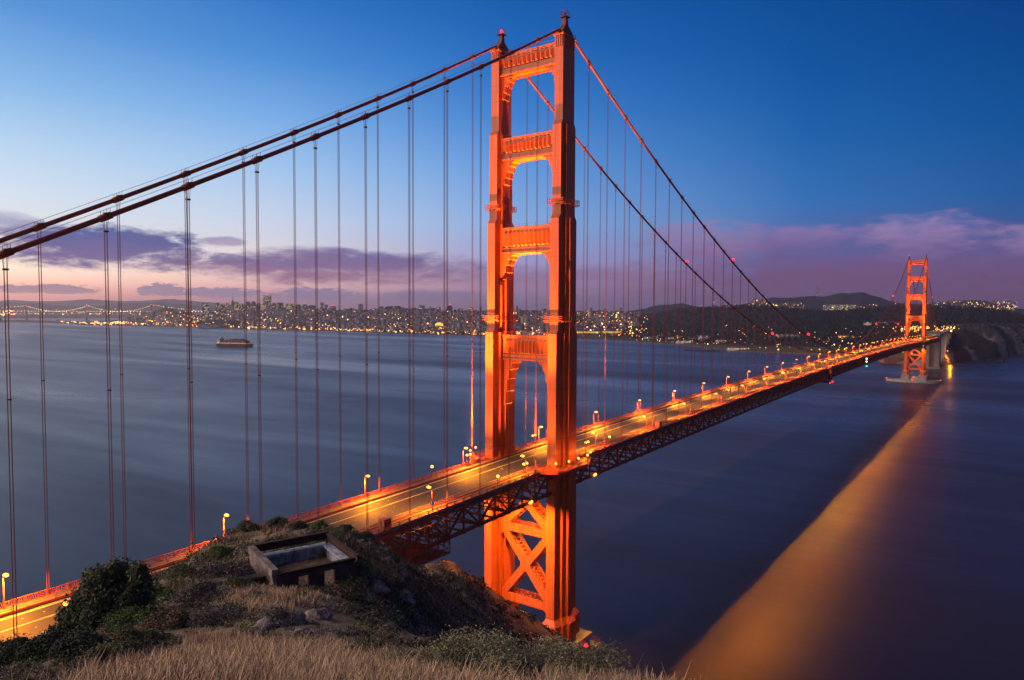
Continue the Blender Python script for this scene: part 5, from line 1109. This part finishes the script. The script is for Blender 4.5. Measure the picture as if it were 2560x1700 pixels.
# lights of the town
def lights_mass(name, P, r0, r1, mats, probs):
    V0 = np.array([(0, 0, -1), (1, 0, 0), (0, 1, 0), (-1, 0, 0), (0, -1, 0), (0, 0, 1)], float); Q0 = np.array([(0, 2, 1), (0, 3, 2), (0, 4, 3), (0, 1, 4), (5, 1, 2), (5, 2, 3), (5, 3, 4), (5, 4, 1)])
    n = len(P); r_ = r0+(r1-r0)*rng.uniform(0, 1, n)**2.2
    V = (P[:, None, :]+V0[None]*r_[:, None, None]).reshape(-1, 3); Q = (Q0[None]+6*np.arange(n)[:, None, None]).reshape(-1, 3); mi = np.repeat(rng.choice(len(mats), n, p=probs), 8)
    tag(obj(name, bigmesh(name, V, Q, mats, None, False, mi)), kind='stuff')
CL = [glow('town_lamp_orange', (1, .36, .05), 6.5), glow('town_lamp_amber', (1, .48, .12), 6.5), glow('town_lamp_white', (1, .74, .40), 5), glow('town_lamp_dim', (1, .42, .1), 2.2)]
def lp(n, x0, x1, t0, t1, p, up=10): q, px, t = land_rand(n, x0, x1, t0, t1, p); q[:, 2] += rng.uniform(4, up, n); return q
A1 = np.concatenate([lp(800, 420, 1440, .02, .95, 1.7), lp(200, 330, 520, .03, .8, 1.6), lp(300, 600, 1440, .01, .10, 1), lp(170, 1440, 1620, .05, .98, .6)])
lights_mass('city_lights', A1, 1.4, 5.2, CL, [.34, .26, .1, .3])
lights_mass('waterfront_lights', np.concatenate([lp(150, 150, 420, .02, .5, 1.3, 14), lp(60, 240, 330, .05, .35, 1, 22)]), 1.6, 5.0, CL, [.4, .35, .2, .05])
q = lp(190, 1560, 2300, .02, .5, 1.2); lights_mass('presidio_lights', q, .7, 2.2, CL, [.5, .3, .1, .1])
hp2 = []
for _ in range(240):
    k = rng.uniform()
    if k < .35: x, y = rng.uniform(1870, 2010), rng.uniform(746, 772)
    elif k < .85: x, y = rng.uniform(2335, 2545), rng.uniform(754, 776)
    else: x, y = rng.uniform(1720, 2240), rng.uniform(752, 770)
    D = 7200-(y-745)*44; hp2.append(athd(x, y, D-110))
lights_mass('hillside_lights', np.array(hp2), 1.6, 3.6, CL, [.3, .4, .2, .1])
eb = []
for _ in range(230): x = rng.uniform(-40, 520); eb.append(athd(x, rng.uniform(779, 786.5), 10300)) if rng.uniform() < .85 else eb.append(athd(x, rng.uniform(772, 780), 11800))
lights_mass('east_bay_lights', np.array(eb), 2.5, 6.5, CL, [.35, .3, .25, .1])
isl = [athd(rng.uniform(-30, 36), rng.uniform(777, 788), 8600) for _ in range(50)]; lights_mass('island_lights', np.array(isl), 3, 8, CL, [.6, .3, .1, 0])
q = [athd(rng.uniform(2050, 2270), rng.uniform(829, 841), 2000) for _ in range(0)]
# toll plaza beyond the distant tower
tp = np.c_[rng.uniform(1660, 2100, 110), rng.uniform(-30, 95, 110), rng.uniform(82, 92, 110)]; lights_mass('plaza_lights', tp, .9, 2.0, [LAMP, CL[2]], [.8, .2])
o = empty('approach_viaduct', (1640, 0, 0)); tag(o, 'approach road running inland beyond the distant tower', 'viaduct')
m = MB(); m.bx(-8, 470, -14, 14, 77.0, 80.2)
for x in range(40, 460, 60): m.bx(x, x+4, -12, 12, -2, 77)
m.build('deck', CONC, o); m = MB(); m.bx(-8, 470, -14.4, -14, 80.2, 81.4); m.bx(-8, 470, 14, 14.4, 80.2, 81.4); m.build('railing', ORANGE2, o)

# low long buildings and houses by the water
def longhouse(x0, x1, ytop, ybase, label, wallm, lit=None, gables=0, roofm=ROOFM):
    p = land_at((x0+x1)/2, ybase-1); q0 = land_at(x0, ybase-1); q1 = land_at(x1, ybase-1)
    if p is None or q0 is None or q1 is None: return
    D = float((p-CAM)@_d); wd = (x1-x0)*D/F; h = (ybase-ytop)*D/F; az = math.atan2(*(p-CAM)[1::-1])
    o = empty('long_building', (p[0], p[1], p[2]), az); tag(o, label, 'building')
    m = MB(); m.bx(0, 14, -wd/2, wd/2, -3, h*.65); m.build('walls', wallm, o)
    m = MB(); m.add([(-.8, -wd/2-.5, h*.65), (14.8, -wd/2-.5, h*.65), (14.8, wd/2+.5, h*.65), (-.8, wd/2+.5, h*.65), (7, -wd/2, h), (7, wd/2, h)], [(0, 1, 4), (1, 2, 5, 4), (2, 3, 5), (3, 0, 4, 5)])
    m.build('roof', roofm, o)
    if gables:
        m = MB()
        for k in range(gables):
            y = -wd/2+wd*(k+.5)/gables; g = wd/gables*.3; m.add([(-1.2, y-g, -2), (-1.2, y+g, -2), (-1.2, y+g, h*.6), (-1.2, y, h*1.05), (-1.2, y-g, h*.6), (7, y-g, h*.6), (7, y, h*1.05), (7, y+g, h*.6), (7, y-g, -2), (7, y+g, -2)], [(0, 4, 3, 2, 1), (4, 5, 6, 3), (3, 6, 7, 2), (0, 8, 5, 4), (1, 2, 7, 9)])
        m.build('gables', wallm, o)
    m = MB(); n = max(3, int(wd/9))
    for k in range(n):
        y = -wd/2+wd*(k+.5)/n; m.bx(-.12, -.02, y-1.1, y+1.1, h*.2, h*.48)
    m.build('windows', WINL[0] if lit else DKMETAL, o)
    return o
LITY = mat('lit_wall', (.5, .40, .22), .8, .2, 0, .5, .03, emis=(1, .46, .05), estr=.55)  # amber lamplight painted into the walls as a faint glow
WHT = mat('white_wall', (.62, .6, .57), .8, .2, 0, .2, .2); REDR = mat('red_roof', (.16, .06, .04), .8, .2, 0, .3, .3)
longhouse(1441, 1500, 827.5, 834, 'long amber-lit hangar at the right edge of the big bridge tower', LITY, 1); longhouse(1506, 1553, 826.5, 834.5, 'second long amber-lit hangar on the far shore flats', LITY, 1)
longhouse(1610, 1658, 841.5, 847.5, 'long white shed on the far shore grass, left half', WHT); longhouse(1664, 1686, 842.5, 849, 'long white shed on the far shore grass, right half', WHT, 1)
longhouse(1746, 1773, 840, 852, 'house with two tall white gables on the far shore', WHT, 1, 2); longhouse(1720, 1741, 843, 848.5, 'white cottage left of the twin-gabled house', WHT, 1); longhouse(1690, 1732, 851.5, 859, 'white boathouse group on the shore', WHT, 1, 3)
longhouse(1790, 1836, 850, 855, 'long lit pier shed on the shore', WHT, 1); longhouse(1818, 1872, 868, 876, 'grey wharf building at the water edge by the main cable', WHT, 1); longhouse(1925, 1998, 836.5, 845, 'row of white houses under the low main cable', WHT, 1, 6, REDR); longhouse(2098, 2160, 839, 846, 'long red-roofed building left of the toll plaza', LITY, None, 0, REDR)
longhouse(2160, 2178, 806, 817, 'single white gabled house on the wooded slope', WHT, 1, 1); longhouse(2193, 2245, 806, 813, 'group of dim white houses on the wooded slope near the distant tower', WHT, None, 4); longhouse(500, 606, 812.5, 818.5, 'long grey pier sheds below the dark wooded point', WHT, None, 4)
# breakwater, rocks
p0, p1 = atz(1709, 876, 1), atz(1800, 879, 1); o = obj('breakwater', None); tag(o, 'dark low breakwater lying off the far shore', 'breakwater')
m = MB(); v = (p1-p0); v[2] = 0; ln = np.linalg.norm(v); v /= ln; nn = np.array([-v[1], v[0], 0])
lo = []
for k in range(25):
    c0 = p0+v*ln*k/24; w_ = rng.uniform(6, 9); hh = rng.uniform(2.2, 4.2); lo.append([c0-nn*w_-np.array([0, 0, 3]), c0-nn*w_*.3+np.array([0, 0, hh]), c0+nn*w_*.3+np.array([0, 0, hh]), c0+nn*w_-np.array([0, 0, 3])])
ROCK = mat('dark_rock', (.04, .035, .03), .9, .2, 0, .5, .2, bump=.4, bscale=.6)
m.loft(lo); m.build('rubble', ROCK, o)
def rock(px, py, wpx, hpx, label):
    p = atz(px, py, 0); D = float((p-CAM)@_d); s_ = wpx*D/F/2; hh = hpx*D/F; m = MB(); m.ball((0, 0, 0), 1, 12); V = np.array(m.v); n = 1+fbm(V[:, 0]*1.3+px, V[:, 1]*1.3+V[:, 2], 4, int(px))*1.4; V *= n[:, None]; m.v = [tuple(q) for q in V*np.array([s_, s_, hh])]
    o = m.build('rock', ROCK); o.location = p; tag(o, label, 'rock', 'rocks in the water off the bluff')
rock(2507, 905, 11, 6, 'largest dark rock standing in the water off the bluff'); rock(2480, 902, 12, 4, 'flat dark rock between the bluff and the largest rock'); rock(2464, 904, 9, 3, 'low dark rock close under the bluff'); rock(2490, 899, 8, 4, 'small dark rock next to the flat rock'); rock(2389, 917, 4, 2, 'tiny rock alone in the water before the sea wall')
# orange-lit sea wall with two lit posts by the pylon
o = empty('sea_wall', atz(2384, 909, 0)); tag(o, 'sea wall apron lit orange beside the grey pylon', 'sea wall'); q = [atz(2350, 914, 0), atz(2352, 908, 0), atz(2385, 900, 0), atz(2386, 906, 0)]
m = MB(); lc = np.array(o.location); m.loft([[p-lc+np.array([0, 0, z]) for p in q] for z in (-3, 3.2)]); m.build('apron', CONC, o)
wl = bpy.data.lights.new('sea_wall_light', 'POINT'); wl.energy = 60000; wl.color = SOD; wl.shadow_soft_size = .6
m = MB(); m.tube([(-30, 12, 3), (-30, 12, 32)], .5, 6); m.tube([(-40, 0, 3), (-40, 0, 30)], .5, 6); m.build('posts', CONC, o); m = MB(); m.ball((-30, 12, 33), 1.0, 8); m.build('lamp_glass', LAMP, o)
for z in (18,):
    l = bpy.data.objects.new('lamp_light', wl); COL.objects.link(l); l.parent = o; l.location = (-22, 6, z)

# ------------------------------------------------------------------ the second bridge far in the east, strung with lights
BB = empty('distant_suspension_bridge'); tag(BB, 'distant grey suspension bridge strung with tiny white lights at the left', 'bridge')
BD = {66: 8300, 216.5: 8150, 378.5: 7950}; GREYST = mat('grey_steel', (.20, .20, .22), .6, .3, 0, .2, .1)
TX = []
for x, yt, ybs in ((66, 764.5, 794.5), (216.5, 762.5, 794), (378.5, 762, 793)):
    D = BD[x]; p = athd(x, 785, D); top = athd(x, yt, D)[2]; TX.append((p[0], p[1], top))
dirv = np.array(TX[2])-np.array(TX[0]); dirv[2] = 0; dirv /= np.linalg.norm(dirv); nb = np.array([-dirv[1], dirv[0], 0])
for x, y, tz in TX:
    t = empty('tower', (x, y, 0)); t.parent = BB
    for s in (-1, 1):
        m = MB(); m.beam(nb*s*11+np.array([0, 0, 8]), nb*s*10+np.array([0, 0, tz]), 7, 6); m.build('leg', GREYST, t)
    m = MB(); H_ = tz-8
    for k in range(4): z0 = 8+H_*k/4; z1 = 8+H_*(k+1)/4; m.beam(-nb*10.5+np.array([0, 0, z0]), nb*10.5+np.array([0, 0, z1]), 2, 2.4); m.beam(nb*10.5+np.array([0, 0, z0]), -nb*10.5+np.array([0, 0, z1]), 2, 2.4)
    m.build('cross_brace', GREYST, t); m = MB(); m.box((0, 0, 3), (30, 40, 12)); m.build('base', CONC, t)
    m = MB(); m.ball((0, 0, tz+3), 4, 6); m.build('beacon', REDL, t)
seg = [np.array(TX[0])-dirv*1000]+[np.array(q) for q in TX]+[np.array(TX[2])+dirv*700, np.array(TX[2])+dirv*1400]
zdk = [athd(66, 782, 8300)[2]-6]*1; ZD = float(athd(216.5, 780.5, 8150)[2])
m = MB(); a_, b_ = seg[0]-dirv*800, seg[-1]+dirv*800; m.beam((a_[0], a_[1], ZD), (b_[0], b_[1], ZD), 20, 9); m.build('deck', GREYST, BB)
c2 = MB(); lt = []
hs = [ZD+8, TX[0][2], TX[1][2], TX[2][2], ZD+8, float(TX[2][2])]
for i in range(4):
    A, B_ = seg[i], seg[i+1]; zA, zB = hs[i], hs[i+1]; n = 30; pts = []
    for k in range(n+1):
        u = k/n; sag = 0
        z = zA+(zB-zA)*u
        if i in (1, 2): z = ZD+8+(zA-ZD-8)*(2*u-1)**2
        else: u2 = u if i == 0 else 1-u; z = ZD+8+(max(zA, zB)-ZD-8)*u2**1.7
        pts.append((A[0]+(B_[0]-A[0])*u, A[1]+(B_[1]-A[1])*u, z))
        if k % 1 == 0: lt.append(pts[-1])
    c2.tube(pts, 1.0, 5)
A, B_ = seg[4], seg[5]; pts = []
for k in range(21): u = k/20; pts.append((A[0]+(B_[0]-A[0])*u, A[1]+(B_[1]-A[1])*u, ZD+8+(hs[5]-ZD-8)*u**1.7)); lt.append(pts[-1])
c2.tube(pts, 1.0, 5); c2.build('main_cable', GREYST, BB)
for k in range(170): u = k/169; q = a_+(b_-a_)*u; lt.append((q[0], q[1], ZD+9))
lt = np.array(lt); V0 = np.array([(0, 0, -1), (1, 0, 0), (0, 1, 0), (-1, 0, 0), (0, -1, 0), (0, 0, 1)], float); Q0 = np.array([(0, 2, 1), (0, 3, 2), (0, 4, 3), (0, 1, 4), (5, 1, 2), (5, 2, 3), (5, 3, 4), (5, 4, 1)])
r_ = rng.uniform(2.2, 3.2, len(lt))
oo = obj('cable_lights', bigmesh('cable_lights', (lt[:, None]+V0[None]*r_[:, None, None]).reshape(-1, 3), (Q0[None]+6*np.arange(len(lt))[:, None, None]).reshape(-1, 3), [glow('bridge_bulb', (1, .72, .35), 8)]), BB); oo['kind'] = 'stuff'

# ------------------------------------------------------------------ the ship on the bay
c0 = atz(588, 866, 0); D = float((c0-CAM)@_d); hd_ = _r*math.cos(R(14))-np.array([_d[0], _d[1], 0])*math.sin(R(14)); p0, p1 = c0, c0+hd_; Ls = 104*D/F; o = empty('cargo_ship', (c0[0], c0[1], 0), math.atan2(*(p1-p0)[1::-1])); tag(o, 'long dark maroon ship crossing the bay left of the big tower', 'ship')
HUL = mat('ship_hull', (.05, .03, .035), .5, .4, 0, .2, .1); DECKM = mat('ship_maroon', (.13, .04, .035), .6, .3, 0, .3, .1); SWH = mat('ship_white', (.5, .48, .46), .5, .3, 0, .2, .1)
a = Ls/2; bw = 12
def hullring(z, k, f): return [(-a*k, -bw*.8*f, z), (-a*.8*k, -bw*f, z), (a*.7*k, -bw*f, z), (a*.9*k, -bw*.55*f, z), (a*k, 0, z+.0), (a*.9*k, bw*.55*f, z), (a*.7*k, bw*f, z), (-a*.8*k, bw*f, z), (-a*k, bw*.8*f, z)]
m = MB(); m.loft([hullring(-4, .93, .8), hullring(3, .97, .96), hullring(10, 1, 1)]); m.build('hull', HUL, o)
m = MB(); m.loft([hullring(10.01, .985, .97), hullring(11.5, .985, .97)]); m.build('rail', SWH, o)
m = MB()
for k in range(9): m.bx(-a*.6+k*a*.145, -a*.6+k*a*.145+a*.13, -bw*.85, bw*.85, 11.5, 11.5+[9, 12, 12, 14, 14, 12, 14, 12, 9][k])
m.build('cargo', DECKM, o)
m = MB(); m.bx(-a*.9, -a*.72, -bw*.9, bw*.9, 11.5, 27); m.bx(-a*.88, -a*.74, -bw*1.02, bw*1.02, 23, 26); m.bx(-a*.84, -a*.77, -3, 3, 27, 33); m.build('superstructure', SWH, o)
m = MB()
for k in range(26): m.ball((-a*.85+k*a*.067, -bw*1.0-.3, 12.3), .5, 6)
m.build('deck_lamps', CL[1], o)

# pale wakes lying on the water
wk = bpy.data.materials.new('wake_foam'); wk.use_nodes = True; n = wk.node_tree.nodes; l = wk.node_tree.links; p = n['Principled BSDF']; p.inputs['Base Color'].default_value = (.30, .33, .38, 1); p.inputs['Roughness'].default_value = .5
tcn = n.new('ShaderNodeTexCoord'); vc = n.new('ShaderNodeVertexColor'); vc.layer_name = 'tint'; nz = n.new('ShaderNodeTexNoise'); nz.inputs['Scale'].default_value = .02; nz.inputs['Detail'].default_value = 6; l.new(tcn.outputs['Object'], nz.inputs['Vector'])
mu = n.new('ShaderNodeMath'); mu.operation = 'MULTIPLY'; l.new(vc.outputs[0], mu.inputs[0]); l.new(nz.outputs[0], mu.inputs[1]); l.new(mu.outputs[0], p.inputs['Alpha'])
def wake(name, pts, w0, w1, a):
    P = [atz(x, y, .06) for x, y in pts]; n_ = 40; tpar = np.linspace(0, len(P)-1, n_); XY = np.array([[np.interp(tpar, range(len(P)), [q[k] for q in P]) for k in range(2)]])[0].T
    dv = np.gradient(XY, axis=0); dv /= np.linalg.norm(dv, axis=1)[:, None]; nn_ = np.c_[-dv[:, 1], dv[:, 0]]; V = []; C_ = []
    for i in range(n_):
        wd_ = w0+(w1-w0)*i/(n_-1); f_ = a*math.sin(math.pi*min(1, (i+.4)/(n_-.2)))**.5
        for k, fa in ((-1, 0), (-.4, 1), (.4, 1), (1, 0)): V.append((*(XY[i]+nn_[i]*wd_*k), .06)); C_.append([f_*fa]*3)
    Q = [(4*i+k, 4*i+k+1, 4*i+k+5, 4*i+k+4) for i in range(n_-1) for k in range(3)]
    tag(obj(name, bigmesh(name, V, Q, wk, np.array(C_))), kind='stuff')
wake('ship_wake', [(640, 868), (760, 880), (900, 892), (1085, 903)], 6, 26, .9); wake('current_streak', [(408, 982), (480, 972), (560, 960), (610, 948)], 5, 16, .8); wake('current_streak', [(0, 985), (120, 988), (260, 992), (420, 996)], 4, 9, .55); wake('current_streak', [(620, 1010), (760, 1000), (930, 996)], 4, 10, .5); wake('current_streak', [(1440, 905), (1520, 912), (1600, 915)], 4, 10, .5)

# ------------------------------------------------------------------ morning haze over the bay
hz = bpy.data.materials.new('haze'); hz.use_nodes = True; n = hz.node_tree.nodes; n.clear()
pv = n.new('ShaderNodeVolumePrincipled'); pv.inputs['Color'].default_value = (.96, .82, .86, 1); pv.inputs['Density'].default_value = HAZE; pv.inputs['Anisotropy'].default_value = 0.62
ho = n.new('ShaderNodeOutputMaterial'); hz.node_tree.links.new(pv.outputs[0], ho.inputs['Volume'])
m = MB(); m.bx(-2500, 19500, -9000, 19500, -30, 400)
tag(m.build('haze', hz), kind='stuff')
